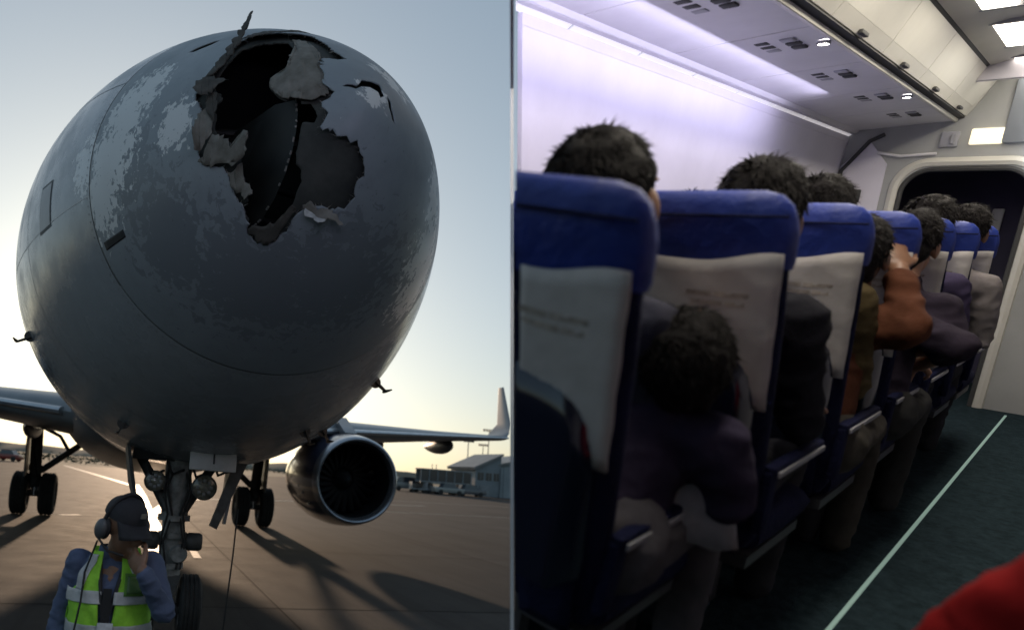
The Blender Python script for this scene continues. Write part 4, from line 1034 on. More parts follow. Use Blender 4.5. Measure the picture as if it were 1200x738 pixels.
M_cwall = mat('cabin_wall_plastic', (0.70, 0.67, 0.74), 0.45, var=0.05, scale=2)
M_cceil = mat('cabin_ceiling_plastic', (0.66, 0.64, 0.58), 0.5, var=0.05, scale=2)
M_bin = mat('bin_door_plastic', (0.62, 0.60, 0.54), 0.38, var=0.05, scale=3)
M_psu = mat('service_panel_plastic', (0.72, 0.70, 0.72), 0.42, var=0.05, scale=3)
M_seam = mat('dark_seam', (0.05, 0.05, 0.05), 0.7)
M_carpet = mat('aisle_carpet', (0.020, 0.034, 0.042), 0.95, spec=0.05, var=0.3, scale=30, bump=0.5, bscale=120)
M_navy = mat('navy_fabric', (0.008, 0.010, 0.036), 0.85, spec=0.12, var=0.2, scale=14, bump=0.4, bscale=60)
M_blue = mat('blue_headrest_vinyl', (0.011, 0.032, 0.24), 0.55, var=0.2, scale=8, bump=0.35, bscale=26)
M_cover = mat('offwhite_seat_cover', (0.52, 0.49, 0.48), 0.75, var=0.08, scale=7, bump=0.35, bscale=10)
M_gloss = mat('glossy_navy_plastic', (0.006, 0.009, 0.024), 0.14, coat=0.6)
M_grey = mat('grey_plastic', (0.33, 0.33, 0.36), 0.45)
M_leg = mat('seat_leg_metal', (0.10, 0.10, 0.11), 0.4, metal=0.6)

def cab_struct(name, prof, u0, u1, m, thick=0.02, parent=None, nu=1):
    """profile (v,w) swept along the cabin"""
    b = B()
    for i in range(len(prof) - 1):
        (v0, w0), (v1, w1) = prof[i], prof[i + 1]
        for k in range(nu):
            a = u0 + (u1 - u0) * k / nu; c = u0 + (u1 - u0) * (k + 1) / nu
            b.add([(-v0, a, w0), (-v1, a, w1), (-v1, c, w1), (-v0, c, w0)], [(0, 1, 2, 3)])
    o = b.obj(name, m, parent, True, 30)
    if parent is None: o.matrix_world = MC
    so = o.modifiers.new('t', 'SOLIDIFY'); so.thickness = thick; so.offset = 0
    es = o.modifiers.new('e', 'EDGE_SPLIT'); es.split_angle = R(32)
    return o
U0c, U1c = -1.3, 6.5
floor_c = struct(cab_struct('cabin_floor', [(1.50, 0), (-1.75, 0)], U0c, 8.2, M_carpet, 0.03))
wall_l = struct(cab_struct('cabin_wall_left', [(1.50, 0), (1.52, 0.7), (1.49, 1.3), (1.45, 1.80), (1.45, 1.84)], 0.2, U1c, M_cwall))
wall_r = struct(cab_struct('cabin_wall_right', [(-1.62, 2.3), (-1.72, 1.2), (-1.75, -0.02)], U0c, 8.2, M_cwall))
ceil = struct(cab_struct('cabin_ceiling', [(0.67, 2.165), (0.50, 2.20), (0, 2.22), (-0.7, 2.20), (-1.64, 2.25)], U0c, 8.2, M_cceil))
rear = struct(B().add([(-1.5, U0c, 0), (1.76, U0c, 0), (1.76, U0c, 2.35), (-1.5, U0c, 2.35)], [(0, 1, 2, 3)]).obj('cabin_wall_rear', M_cwall)); rear.matrix_world = MC
# panels of the side wall with windows
M_pane = mat('window_daylight', (0.8, 0.85, 0.95), 0.3, emit=(0.72, 0.82, 1.0), estr=2.2)
for i in range(10):
    u = 0.9 + i * 0.56
    B().tube([(-1.486 + 0.0, u + 0.12 * math.cos(R(t)), 1.02 + 0.17 * math.sin(R(t))) for t in range(0, 361, 20)], 0.018, 6, cap=False).obj('window_frame', M_bin, wall_l)
    b = B(); b.add([(-1.484, u + 0.115 * math.cos(R(t)), 1.02 + 0.165 * math.sin(R(t))) for t in range(0, 360, 20)], [tuple(range(18))]); b.obj('window_pane', M_pane, wall_l)
# valence light strip where wall meets the bins
M_strip = mat('valence_light', (0.9, 0.9, 0.9), 0.4, emit=(0.95, 0.90, 0.92), estr=0.22)
val = empty('valence_light', 'pale light strip running along the wall under the overhead bins', 'light strip', None, MC)
for i in range(11):
    u = 0.35 + i * 0.56
    cab_struct('tube', [(1.452, 1.842), (1.425, 1.858)], u, u + 0.545, M_strip, 0.006, val)
cab_struct('trim', [(1.425, 1.858), (1.40, 1.862), (1.385, 1.885)], 0.2, U1c, M_psu, 0.01, val)
# overhead bins: underside service panels and doors
binr = empty('overhead_bin', 'beige overhead luggage bin running the length of the cabin', 'overhead bin', None, MC)
cab_struct('bin_shell', [(1.45, 2.05), (0.86, 2.25), (0.665, 2.24)], 0.2, U1c, M_cceil, 0.02, binr)
for i in range(8):
    u = 0.22 + i * 0.785
    p = cab_struct('service_panel', [(1.388, 1.885), (1.15, 1.900), (0.86, 1.915), (0.835, 1.918)], u, u + 0.775, M_psu, 0.015, binr)
    # small vents and call buttons
    for j in range(3):
        for k in range(2):
            B().box((-(0.98 + 0.10 * k), u + 0.13 + 0.075 * j, 1.900), (0.055, 0.05, 0.012), bev=0.006).obj('air_vent', M_seam if (j + k) % 3 else M_grey, p)
    d = cab_struct('bin_door', [(0.802, 1.937), (0.770, 1.985), (0.730, 2.065), (0.688, 2.148)], u, u + 0.780, M_bin, 0.012, binr, 1)
    B().box((-0.783, u + 0.386, 1.942), (0.02, 0.10, 0.016), bev=0.004).obj('latch', M_seam, d)
cab_struct('bin_gap', [(0.836, 1.925), (0.802, 1.930)], 0.2, U1c, M_seam, 0.01, binr)
cab_struct('bin_rail', [(0.862, 1.908), (0.840, 1.902), (0.835, 1.918)], 0.2, U1c, M_cceil, 0.006, binr)
cab_struct('ceiling_gap', [(0.688, 2.150), (0.668, 2.166)], 0.2, U1c, M_seam, 0.01, binr)
# reading lamps (lit) in the service panels
M_rl = mat('reading_lamp', (1, 1, 1), 0.3, emit=(1.0, 0.97, 0.9), estr=22)
for i, (u, v) in enumerate(((2.45, 0.885), (3.62, 0.885), (5.2, 0.885))):
    rl = empty('reading_light', ['lit reading light nearest the air vents', 'lit reading light in the middle of the bins', 'lit reading light close to the doorway arch'][i], 'reading light', 'reading lights under the bins', cabM(u, v, 1.905))
    B().lathe([(0.026, 0.0), (0.026, -0.012), (0.020, -0.014)], (0, 0, 0), 'Z', 20).obj('bezel', M_grey, rl)
    B().lathe([(0.001, -0.012), (0.020, -0.012)], (0, 0, 0), 'Z', 20).obj('bulb', M_rl, rl)
# ceiling light panels
M_cl = mat('ceiling_light', (1, 1, 1), 0.3, emit=(1.0, 0.93, 0.78), estr=5.0)
for i in range(7):
    u = 0.4 + i * 0.92
    o = empty('ceiling_light', ['ceiling light panel overhead behind the doorway edge', 'ceiling light panel second from the near end', 'ceiling light panel third from the near end', 'ceiling light panel in the middle of the ceiling', 'bright ceiling light panel at the top edge', 'bright ceiling light panel beside the bin top', 'ceiling light panel nearest the bulkhead'][i], 'ceiling light', 'ceiling light panels over the aisle', cabM(u, 0.50, 2.185))
    B().box((0, 0.30, 0.0), (0.13, 0.58, 0.02), bev=0.006).obj('diffuser', M_cl, o)
    B().box((0, -0.0, 0.004), (0.16, 0.03, 0.03)).obj('end_cap', M_grey, o); B().box((0, 0.605, 0.004), (0.16, 0.03, 0.03)).obj('end_cap', M_grey, o)
# real light of those fixtures
def cab_light(name, u, v, w_, su, sv, energy, col, down=True, tilt=0.0):
    l = bpy.data.lights.new(name, 'AREA'); l.shape = 'RECTANGLE'; l.size = sv; l.size_y = su; l.energy = energy; l.color = col
    o = bpy.data.objects.new(name, l); COL.objects.link(o)
    o.matrix_world = MC @ Matrix.Translation((-v, u, w_)) @ Matrix.Rotation(tilt, 4, 'Y')
    return o
cab_light('ceiling_fixture_light', 3.6, 0.35, 2.15, 5.0, 0.15, 30, (1.0, 0.92, 0.78))
cab_light('valence_fixture_light', 2.6, 1.12, 1.84, 4.4, 0.06, 10, (0.74, 0.71, 1.0), tilt=R(55))

# bulkhead with arched doorway
M_bulk = mat('bulkhead_panel', (0.36, 0.365, 0.36), 0.5, var=0.06, scale=3)
UB = 6.5
def arch(v0, v1, top, rr, n=10, base=0.0):
    p = [(v1, base)]
    for k in range(n + 1): a = math.pi / 2 * k / n; p.append((v1 - rr + rr * math.cos(a), top - rr + rr * math.sin(a)))
    for k in range(n + 1): a = math.pi / 2 + math.pi / 2 * k / n; p.append((v0 + rr + rr * math.cos(a), top - rr + rr * math.sin(a)))
    p.append((v0, base)); return p
inner = arch(0.37, 1.06, 1.60, 0.16)
outer = []
for v, w_ in inner:
    if w_ <= 0.0: outer.append((1.5 if v > 0.7 else -0.05, 0.0))
    else:
        k = (v - 0.37) / 0.69
        outer.append((-0.05 + 1.55 * k if w_ > 1.3 else (1.5 if v > 0.7 else -0.05), 2.22 if w_ > 1.44 else w_))
b = B(); n = len(inner)
vs = [(-v, UB, w_) for v, w_ in inner] + [(-v, UB, w_) for v, w_ in outer]
b.add(vs, [(i, i + 1, n + i + 1, n + i) for i in range(n - 1)])
bulk = struct(b.obj('bulkhead', M_bulk, None, False)); bulk.matrix_world = MC
so = bulk.modifiers.new('t', 'SOLIDIFY'); so.thickness = 0.04
B().tube([(-v, UB - 0.03, w_) for v, w_ in inner], 0.018, 8).obj('door_seal', M_seam, bulk)
o2 = arch(0.33, 1.10, 1.645, 0.18)
B().tube([(-v, UB - 0.03, w_) for v, w_ in o2], 0.034, 8).obj('door_trim', M_bin, bulk)
# slanted closet panel between side wall and doorway
B().prism([(-1.46, UB - 0.05, 0.0), (-1.46, UB - 0.05, 1.62), (-1.30, UB - 0.05, 1.80), (-1.17, UB - 0.05, 1.64), (-1.17, UB - 0.05, 0.0)], (0, 0.03, 0)).obj('closet_panel', M_cwall, bulk)
B().tube([(-1.46, UB - 0.06, 1.30), (-1.44, UB - 0.06, 1.60), (-1.30, UB - 0.06, 1.80), (-1.22, UB - 0.06, 1.84)], 0.014, 8).obj('panel_edge', M_seam, bulk)
B().tube([(-1.24, UB - 0.06, 1.72), (-1.10, UB - 0.06, 1.69), (-0.9, UB - 0.06, 1.70)], 0.010, 8).obj('panel_edge', M_psu, bulk)
B().box((-1.31, UB - 0.065, 1.42), (0.05, 0.02, 0.09), bev=0.01).obj('latch', M_seam, bulk)
sg = B().box((-0.66, UB - 0.05, 1.80), (0.17, 0.03, 0.10), bev=0.01).obj('lit_sign', mat('lit_sign', (0.8, 0.75, 0.6), 0.4, emit=(1.0, 0.88, 0.62), estr=0.7)); sg.matrix_world = MC; tag(sg, 'small cream lit sign above the doorway arch', 'sign')
sg = B().box((-0.85, UB - 0.05, 1.79), (0.10, 0.03, 0.10), bev=0.01).box((-0.83, UB - 0.07, 1.79), (0.02, 0.02, 0.06)).obj('cabin_phone', M_grey); sg.matrix_world = MC; tag(sg, 'grey cabin handset beside the lit sign over the arch', 'handset')
cl_ = B().box((-0.46, UB - 0.06, 1.95), (0.24, 0.04, 0.40), bev=0.02).obj('curtain_header', mat('curtain_header_grey', (0.22, 0.24, 0.27), 0.8)); cl_.matrix_world = MC; tag(cl_, 'grey panel beside the lit sign under the bin end', 'panel')
# galley behind the doorway
M_gal = mat('galley_purple', (0.055, 0.05, 0.10), 0.7, var=0.2, scale=4)
gal = struct(B().add([(-1.5, 7.6, 0), (0.05, 7.6, 0), (0.05, 7.6, 2.3), (-1.5, 7.6, 2.3)], [(0, 1, 2, 3)]).obj('galley_wall', M_gal)); gal.matrix_world = MC
struct(cab_struct('galley_side', [(1.48, 0), (1.48, 2.3)], UB, 7.6, M_cwall))
struct(cab_struct('galley_ceiling', [(1.48, 2.18), (0.6, 2.2)], UB, 7.6, M_cceil))
struct(cab_struct('front_wall', [(-0.05, 0), (-0.05, 2.2)], 6.6, 8.2, M_cwall))
fw = struct(B().add([(0.05, 8.1, 0), (1.76, 8.1, 0), (1.76, 8.1, 2.3), (0.05, 8.1, 2.3)], [(0, 1, 2, 3)]).obj('cabin_wall_front', M_cwall)); fw.matrix_world = MC
sg = B().box((-0.62, 7.57, 1.28), (0.07, 0.03, 0.20), bev=0.01).obj('galley_notice', mat('notice_white', (0.75, 0.75, 0.75), 0.5)); sg.matrix_world = MC; tag(sg, 'small white notice on the purple galley wall', 'notice')
# lit panel of the forward entry, the white glare at the aisle's end
gl = B().box((-0.36, UB - 0.12, 1.83), (0.10, 0.03, 0.66), bev=0.02).obj('entry_light', mat('entry_light', (1, 1, 1), 0.4, emit=(0.9, 0.95, 1.0), estr=1.6)); gl.matrix_world = MC; tag(gl, 'white glowing entry light panel at the end of the aisle', 'light')
gb = B().box((-0.50, UB - 0.5, 2.13), (0.5, 0.05, 0.12), bev=0.02).obj('aisle_crossbeam', M_cwall, None); gb.matrix_world = MC; tag(gb, 'white beam across the ceiling at the end of the aisle', 'beam')
# floor path light
fl = cab_struct('floor_path_strip', [(0.172, 0.020), (0.160, 0.020)], 0.3, 6.3, mat('path_strip', (0.28, 0.42, 0.38), 0.35, emit=(0.6, 0.9, 0.8), estr=0.10), 0.005); tag(fl, 'thin pale green strip along the aisle edge of the cabin floor', 'floor strip')

# ---- seats
def sec(y, z, hw, hd, n=28, p=3.2):
    out = []
    for k in range(n):
        a = 2 * math.pi * k / n; c, s_ = math.cos(a), math.sin(a)
        out.append(Vector((hw * math.copysign(abs(c) ** (2 / p), c), y + hd * math.copysign(abs(s_) ** (2 / p), s_), z)))
    return out
SW = 0.191
M_print = mat('faded_print', (0.40, 0.35, 0.31), 0.75, var=0.3, scale=60)
def back_y(z): return -0.235 * (z - 0.40)                     # recline
def make_seat():
    st = empty('airline_seat')
    loft([sec(back_y(0.36), 0.36, SW * 0.9, 0.03), sec(back_y(0.40), 0.40, SW, 0.045), sec(back_y(0.7), 0.7, SW, 0.045), sec(back_y(0.95), 0.95, SW, 0.038), sec(back_y(1.10), 1.10, SW * 0.97, 0.034), sec(back_y(1.15), 1.15, SW * 0.90, 0.03), sec(back_y(1.155), 1.155, SW * 0.6, 0.01)], 'backrest', M_navy, st)
    loft([sec(back_y(1.055), 1.05, SW * 1.01, 0.040), sec(back_y(1.065), 1.065, SW * 1.03, 0.046), sec(back_y(1.12), 1.12, SW * 1.035, 0.048), sec(back_y(1.15), 1.15, SW * 1.01, 0.045), sec(back_y(1.18), 1.18, SW * 0.95, 0.038), sec(back_y(1.198), 1.198, SW * 0.85, 0.028), sec(back_y(1.207), 1.207, SW * 0.68, 0.014)], 'headrest', M_blue, st); B().tube([(SW * 1.04 * math.copysign(min(1, abs(x_)), x_), back_y(1.155) - 0.049, 1.155) for x_ in (-0.96, -0.5, 0, 0.5, 0.96)], 0.0035, 6).obj('headrest_seam', M_navy, st)
    # off-white cover on the rear of the backrest: sags a little between its corners
    vs = []; fs = []; nx, nz = 18, 12
    for i in range(nx + 1):
        for j in range(nz + 1):
            x = -0.190 + 0.380 * i / nx; t = j / nz
            top = 1.082 - 0.022 * math.sin(math.pi * i / nx) ** 2 + 0.002 * math.sin(i * 0.9); z = 0.74 + (top - 0.74) * t
            y = back_y(z) - 0.046 - 0.012 * math.sin(math.pi * i / nx) ** 0.5 * (1 - 0.3 * t) - 0.003 * math.sin(z * 60 + i)
            vs.append((x, y, z))
    for i in range(nx):
        for j in range(nz): q = i * (nz + 1) + j; fs.append((q, q + 1, q + nz + 2, q + nz + 1))
    cv_ = link('seat_cover', vs, fs, M_cover, st, True, 0); so = cv_.modifiers.new('t', 'SOLIDIFY'); so.thickness = 0.008; so.offset = 0
    # faint faded lettering printed on the cover
    vs = []; fs = []
    for (x0, x1, z0, z1) in ((0.005, 0.060, 0.985, 0.996), (0.066, 0.135, 0.985, 0.996), (0.010, 0.085, 0.966, 0.976), (0.090, 0.128, 0.966, 0.976)):
        o_ = len(vs)
        for xx in np.linspace(x0, x1, 6):
            for z in (z0, z1):
                ii = (xx + 0.190) / 0.380 * nx; t = (z - 0.74) / (1.075 - 0.74)
                vs.append((xx, back_y(z) - 0.046 - 0.012 * math.sin(math.pi * ii / nx) ** 0.5 * (1 - 0.3 * t) - 0.003 * math.sin(z * 60 + ii) - 0.0052, z))
        for q in range(5): fs.append((o_ + 2 * q, o_ + 2 * q + 1, o_ + 2 * q + 3, o_ + 2 * q + 2))
    link('printed_lettering', vs, fs, M_print, cv_, True, 0)
    # glossy tray table back with arched top
    vs = []; fs = []
    for i in range(21):
        t = i / 20; x = -0.168 + 0.336 * t; arch_ = math.sqrt(max(0.0, 1 - (abs(x) / 0.168) ** 2.6))
        zt = 0.755 + 0.135 * arch_
        for j in range(17):
            q = j / 16; z = 0.50 + (zt - 0.50) * q
            edge_ = min(1, (1 - q) / 0.10) ** 0.5 * min(1, (1 - abs(x) / 0.168) / 0.06 + 0.0) ** 0.5
            vs.append((x, back_y(z) - 0.052 - (0.020 + 0.075 * (1 - q) ** 0.8) * edge_, z))
    for i in range(20):
        for j in range(16): q = i * 17 + j; fs.append((q, q + 1, q + 18, q + 17))
    tr = link('tray_table', vs, fs, M_gloss, st, True, 0)
    B().box((0, back_y(0.865) - 0.080, 0.855), (0.035, 0.012, 0.014), bev=0.003).obj('tray_latch', M_grey, tr)
    vs = []; fs = []
    for i in range(13):
        for j in range(9):
            x = -0.165 + 0.33 * i / 12; z = 0.36 + 0.22 * j / 8
            vs.append((x, back_y(z) - 0.068 - 0.035 * math.sin(math.pi * i / 12) * (0.35 + 0.65 * j / 8), z))
    for i in range(12):
        for j in range(8): q = i * 9 + j; fs.append((q, q + 1, q + 10, q + 9))
    pk_ = link('seat_pocket', vs, fs, M_navy, st, True, 0); so = pk_.modifiers.new('t', 'SOLIDIFY'); so.thickness = 0.005
    # cushion
    loft([[Vector((x, y, z)) for x, y, z in ((p.x, yy, 0.38 + (p.y) * 1.0) for p in sec(0, 0, SW, hd))] for yy, hd in ((0.04, 0.05), (0.10, 0.065), (0.35, 0.065), (0.42, 0.055), (0.45, 0.02))], 'cushion', M_navy, st)
    for s in (-1, 1):
        ar = B().box((s * (SW + 0.008), 0.16, 0.575), (0.032, 0.40, 0.035), bev=0.012).box((s * (SW + 0.008), -0.02, 0.50), (0.026, 0.05, 0.16), bev=0.01).obj('armrest', M_navy, st)
        B().box((s * (SW + 0.026), 0.16, 0.572), (0.006, 0.36, 0.014), bev=0.002).obj('armrest_trim', M_grey, ar)
    for yy in (0.02, 0.34):
        B().box((0, yy + 0.02, 0.16), (0.035, 0.045, 0.33)).obj('leg', M_leg, st)
    B().box((0, 0.2, 0.32), (SW * 1.9, 0.40, 0.03)).obj('seat_pan', M_leg, st)
    return st
proto = make_seat()
seats = []; ROW0, PITCHR = 1.22, 0.61
rows = ['first', 'second', 'third', 'fourth', 'fifth', 'sixth', 'seventh']
cols = ['aisle', 'middle', 'window']
for r_ in range(7):
    for c_ in range(3):
        if r_ == 0 and c_ == 2: continue
        o = proto if not seats else copy_tree(proto)
        o.matrix_world = cabM(ROW0 + PITCHR * r_ + 0.004 * ((r_ * 7 + c_ * 3) % 5), 0.475 + 0.388 * c_, 0)
        tag(o, f'blue topped {cols[c_]} seat with off-white back cover in the {rows[r_]} row', 'airplane seat', 'cabin seats left of the aisle')
        if r_ == 0 and c_ == 0: o.matrix_world = o.matrix_world @ Matrix.Translation((-0.115, 0, 0)) @ Matrix.Rotation(R(5.5), 4, 'Y')
        seats.append(o)
o = copy_tree(proto); o.matrix_world = cabM(1.02, -0.62, 0); tag(o, 'navy seat across the aisle under the passenger in red', 'airplane seat'); seats.append(o)

# ---- passengers, seated
def passenger(label, u, v, hd, lean=0.0, shirt=(0.05, 0.05, 0.06), trs=(0.03, 0.03, 0.035), skin=None, hrot=None, arms=None, k=1.0, voxel=0.013, tuft=True, seed=1, hk=1.0):
    """u,v: where the hips are (cabin metres); hd: head centre in seat space (x right, y forward, z up)"""
    p = empty('person', label, 'person', 'passengers seated in the cabin', cabM(u, v, 0))
    skin = skin or M_skinb; hrot = hrot if hrot else euler(0, 0, math.pi)         # facing forward (+y)
    hd = Vector(hd); hip = Vector((0, 0.02, 0.50)); nk = hd + hrot @ Vector((0, 0.03, -0.10)); ch = hip.lerp(nk, 0.72); 
    shl, shr = ch + Vector((-0.142, 0, 0.02)), ch + Vector((0.142, 0, 0.02))
    a = arms or {}
    el = Vector(a.get('el', shl + Vector((-0.03, 0.08, -0.26)))); wl = Vector(a.get('wl', el + Vector((0.06, 0.22, 0.0))))
    er = Vector(a.get('er', shr + Vector((0.03, 0.08, -0.26)))); wr = Vector(a.get('wr', er + Vector((-0.06, 0.22, 0.0))))
    kn = [Vector((s * 0.085, 0.40, 0.49)) for s in (-1, 1)]; ft = [Vector((s * 0.085, 0.38, 0.07)) for s in (-1, 1)]
    b = B(); head_shape(b, hd, hrot, hk)
    limb(b, [hd + hrot @ Vector((0, 0.025, -0.05)), nk, ch], [0.055, 0.054, 0.08])
    limb(b, [ch, hip], [0.09, 0.10])
    for s_, e_, w2, sd in ((shl, el, wl, 1), (shr, er, wr, -1)):
        limb(b, [ch, s_, e_, w2], [0.06, 0.045, 0.036, 0.027])
        hand_shape(b, w2, aim(e_, w2, (0, 0, -1)) if abs((w2 - e_).normalized().z) < 0.8 else aim(e_, w2, (0, 1, 0)), 0.35, sd)
    for i in range(2): limb(b, [hip + Vector(((-1, 1)[i] * 0.08, 0, 0)), kn[i], ft[i]], [0.07, 0.05, 0.035])
    link_mesh('body', organic(b, voxel * 0.62, 3), skin, p)
    b = B(); limb(b, [nk + Vector((0, 0, -0.015)), ch + Vector((0, 0, 0.02)), ch.lerp(hip, 0.5), hip], [0.060, 0.100, 0.110, 0.125])
    limb(b, [shl, ch, shr], [0.064, 0.095, 0.064])
    for s_, e_, w2 in ((shl, el, wl), (shr, er, wr)): limb(b, [s_, s_.lerp(e_, .5), e_, e_.lerp(w2, a.get('sl', 0.85))], [0.062, 0.058, 0.050, 0.042])
    link_mesh('shirt', fold(organic(b, voxel * 0.8, 4), 0.010, seed * 1.7), mat('passenger_shirt', shirt, 0.9, spec=0.08, var=0.15, scale=10, bump=0.5, bscale=14), p)
    b = B(); limb(b, [hip + Vector((-.06, 0, 0)), hip + Vector((.06, 0, 0))], [0.115, 0.115])
    for i in range(2): limb(b, [hip + Vector(((-1, 1)[i] * 0.08, 0, -.01)), kn[i], ft[i]], [0.085, 0.066, 0.052])
    link_mesh('trousers', fold(organic(b, voxel, 4), 0.007, seed * 2.1), mat('passenger_trousers', trs, 0.9, spec=0.08, var=0.15, scale=10, bump=0.4, bscale=14), p)
    # hair: cap over the skull plus many short tufts
    b = B(); rr = random.Random(seed)
    b.ball(hd + hrot @ Vector((0, 0.032 * hk, 0.044 * hk)), (0.088 * hk, 0.100 * hk, 0.093 * hk), 20, 14, hrot)
    b.ball(hd + hrot @ Vector((0, 0.062 * hk, -0.005 * hk)), (0.074 * hk, 0.062 * hk, 0.080 * hk), 16, 12, hrot)
    hm = organic(b, 0.010, 2)
    for q in hm.vertices:
        q.co += q.normal * 0.010 * mnoise.noise(q.co * 28)
    hr = link_mesh('hair', hm, M_hair, p)
    b = B()
    for _ in range(1500):
        d = Vector((rr.gauss(0, 1), rr.gauss(0.25, 1), rr.gauss(0.35, 1))).normalized()
        if d.z < -0.55 or (d.y < -0.35 and d.z < 0.45): continue
        base = hd + hrot @ (Vector((0, 0.034, 0.042)) * hk + Vector((d.x * 0.086, d.y * 0.098, d.z * 0.091)) * hk)
        dw = hrot @ d; tg = Vector((0.3, -0.1, -1.0)) - dw * Vector((0.3, -0.1, -1.0)).dot(dw)
        g_ = (tg.normalized() + dw * 0.30 + Vector((rr.gauss(0, .3), rr.gauss(0, .3), rr.gauss(0, .3)))).normalized() * rr.uniform(0.014, 0.032)
        sdv = g_.orthogonal().normalized() * 0.0028
        b.add([base - sdv, base + sdv, base + g_], [(0, 1, 2)])
    b.obj('hair_tufts', M_hair, hr, False)
    return p
passenger('dark haired passenger in the middle seat of the first row, head tilted', 1.32, 0.62, (0.04, 0.135, 1.165), shirt=(0.05, 0.05, 0.07), hrot=euler(R(-8), R(10), math.pi), seed=2, hk=1.2)
passenger('passenger hunched forward with head low behind the second row seat', 1.30, 0.46, (0.06, 0.20, 0.86), shirt=(0.032, 0.026, 0.05), trs=(0.085, 0.08, 0.09), hrot=euler(R(-35), 0, math.pi + R(25)), skin=M_skinl, seed=3, hk=1.05,
          arms=dict(el=(-0.10, 0.22, 0.60), wl=(-0.02, 0.38, 0.58), er=(0.20, 0.20, 0.58), wr=(0.12, 0.38, 0.57)))
passenger('dark haired passenger whose head shows over the second row aisle seat', 1.92, 0.47, (0.015, 0.06, 1.155), shirt=(0.018, 0.018, 0.024), hrot=euler(R(-4), R(-4), math.pi), seed=4, hk=1.10)
passenger('dark haired passenger with olive cap of hair over the third row aisle seat', 2.53, 0.50, (0.0, 0.10, 1.17), shirt=(0.08, 0.06, 0.03), hrot=euler(0, 0, math.pi), seed=5)
passenger('passenger in rust brown shirt reaching over the third row seat', 2.54, 0.40, (0.0, 0.17, 1.07), shirt=(0.085, 0.032, 0.018), trs=(0.06, 0.055, 0.048), hrot=euler(R(-20), 0, math.pi), seed=6,
          arms=dict(sl=0.80, el=(-0.22, 0.05, 0.80), wl=(-0.12, 0.28, 0.80), er=(0.19, 0.10, 0.86), wr=(0.10, 0.24, 1.03)))
passenger('passenger with bare arm out in the aisle by the fourth row', 3.16, 0.38, (0.0, 0.18, 1.10), shirt=(0.028, 0.022, 0.034), trs=(0.04, 0.04, 0.04), skin=M_skinl, seed=7,
          arms=dict(el=(0.24, -0.04, 0.78), wl=(-0.10, 0.32, 0.66), er=(0.20, 0.08, 0.74), wr=(0.10, 0.26, 0.66), sl=0.2))
passenger('passenger in purple top in the fifth row aisle seat', 3.78, 0.46, (0.03, 0.10, 1.17), shirt=(0.05, 0.04, 0.08), seed=8)
passenger('passenger in pale shirt in the sixth row aisle seat', 4.40, 0.44, (0.05, 0.12, 1.16), shirt=(0.20, 0.18, 0.18), seed=9)
passenger('passenger in the middle seat of the third row, only hair showing', 2.55, 0.87, (0.0, 0.06, 1.12), seed=10)
passenger('passenger in bright red shirt across the aisle, shoulder only', 0.98, -0.40, (0.10, 0.06, 1.16), shirt=(0.27, 0.012, 0.012), trs=(0.05, 0.05, 0.06), seed=11,
          arms=dict(el=(-0.25, 0.12, 0.62), wl=(-0.12, 0.34, 0.60)))
# crumpled white cloth and paper on laps
M_cloth = mat('white_cloth', (0.26, 0.25, 0.27), 0.85, var=0.08, scale=12, bump=0.5, bscale=16)
def cloth(label, u, v, w_, sx, sy, h, seed, cat='cloth'):
    vs = []; fs = []; n = 14
    for i in range(n + 1):
        for j in range(n + 1):
            x, y = i / n - .5, j / n - .5; e = max(abs(x), abs(y)) * 2
            z = h * (1 - e ** 3) + 0.035 * mnoise.noise(Vector((x * 5, y * 5, seed))) * (1 if e < .9 else .4) - 0.09 * max(0, e - .75) * 4
            vs.append((x * sx, y * sy, z))
    for i in range(n):
        for j in range(n): q = i * (n + 1) + j; fs.append((q, q + 1, q + n + 2, q + n + 1))
    o = link('crumpled_cloth', vs, fs, M_cloth, None, True, 0); so = o.modifiers.new('t', 'SOLIDIFY'); so.thickness = 0.004
    o.matrix_world = cabM(u, v, w_, R(seed * 13)); tag(o, label, cat); return o
cloth('white cloth lying on the knees of the hunched passenger', 1.52, 0.36, 0.585, 0.22, 0.20, 0.03, 2)

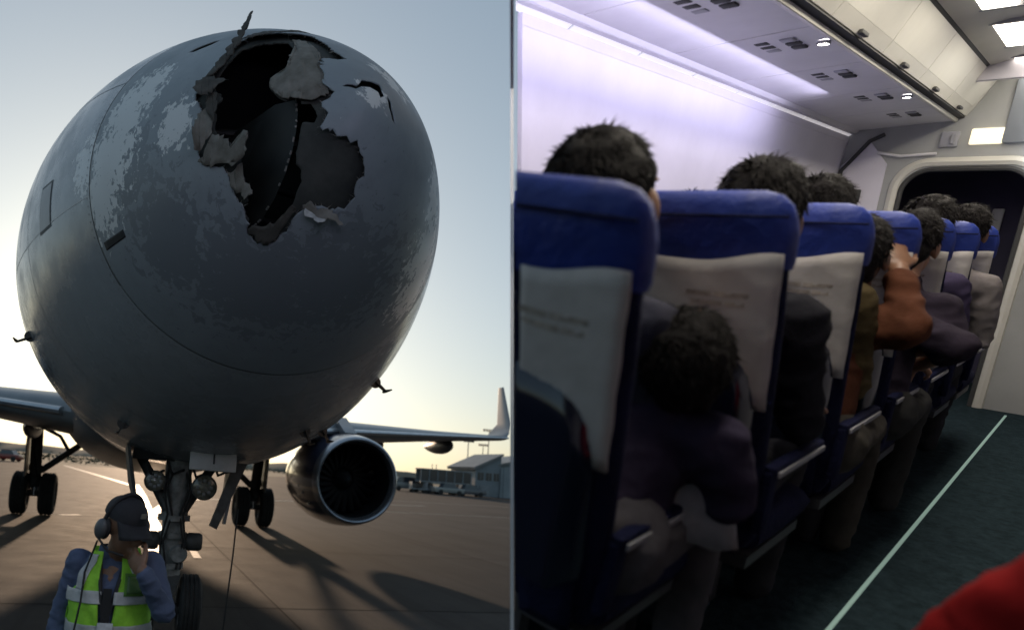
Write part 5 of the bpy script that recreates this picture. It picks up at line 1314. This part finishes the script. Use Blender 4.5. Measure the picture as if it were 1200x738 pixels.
# ---- side panel closing the cabin off from the apron, with an opening round the camera
M_part = mat('white_side_panel', (0.82, 0.82, 0.82), 0.5)
e1 = Vector((-PN.y, PN.x, 0)).normalized(); e1 = (e1 - PN * e1.dot(PN)).normalized(); e1 = e1 if e1.y > 0 else -e1
e2 = PN.cross(e1); e2 = e2 if e2.z > 0 else -e2
def wall_piece(name, a0, a1, b0, b1, parent=None):
    t = 0.0042
    c = [CAM + e1 * a + e2 * b_ - PN * t for a, b_ in ((a0, b0), (a1, b0), (a1, b1), (a0, b1))]
    return B().prism(c, PN * 2 * t).obj(name, M_part, parent, False)
part = wall_piece('side_panel', 1.9, 4.4, -1.8, 3.4)
tag(part, 'thin white upright panel dividing the apron from the cabin', 'panel')
wall_piece('rear_light_baffle', -2.6, -0.45, -1.8, 3.0, part); wall_piece('upper_light_baffle', -0.44, 1.89, 1.1, 3.0, part); wall_piece('lower_light_baffle', -0.44, 1.89, -1.8, -1.1, part)  # unseen baffles round the camera, added to keep skylight out of the cabin

# trim every cabin piece at the panel
bpy.context.view_layer.update()
clip_p = CAM + PN * 0.0058
keepers = {part} | set(part.children)
doomed = []
for o in [q for q in bpy.data.objects if q not in before_cabin and q.type == 'MESH' and q not in keepers]:
    Mi = o.matrix_world
    co = [(Mi @ Vector(c) - clip_p).dot(PN) for c in o.bound_box]
    if min(co) > 0.03: continue
    if max(co) < 0.03:
        doomed.append(o); continue
    me = o.data.copy(); o.data = me
    inv = Mi.inverted(); pl = inv @ clip_p; pnl = (Mi.to_3x3().transposed() @ PN).normalized()
    off = max([m.thickness + 0.002 for m in o.modifiers if m.type == 'SOLIDIFY'] + [0.0])
    bm = bmesh.new(); bm.from_mesh(me)
    bmesh.ops.bisect_plane(bm, geom=bm.verts[:] + bm.edges[:] + bm.faces[:], plane_co=pl + pnl * off, plane_no=pnl, clear_inner=True)
    bm.to_mesh(me); n_left = len(bm.faces); bm.free()
    if n_left == 0: doomed.append(o)
for o in doomed:
    if not any(c not in doomed for c in o.children): bpy.data.objects.remove(o)
for o in [q for q in bpy.data.objects if q not in before_cabin and q.type == 'EMPTY']:
    if not any(c.type == 'MESH' for c in o.children): bpy.data.objects.remove(o)
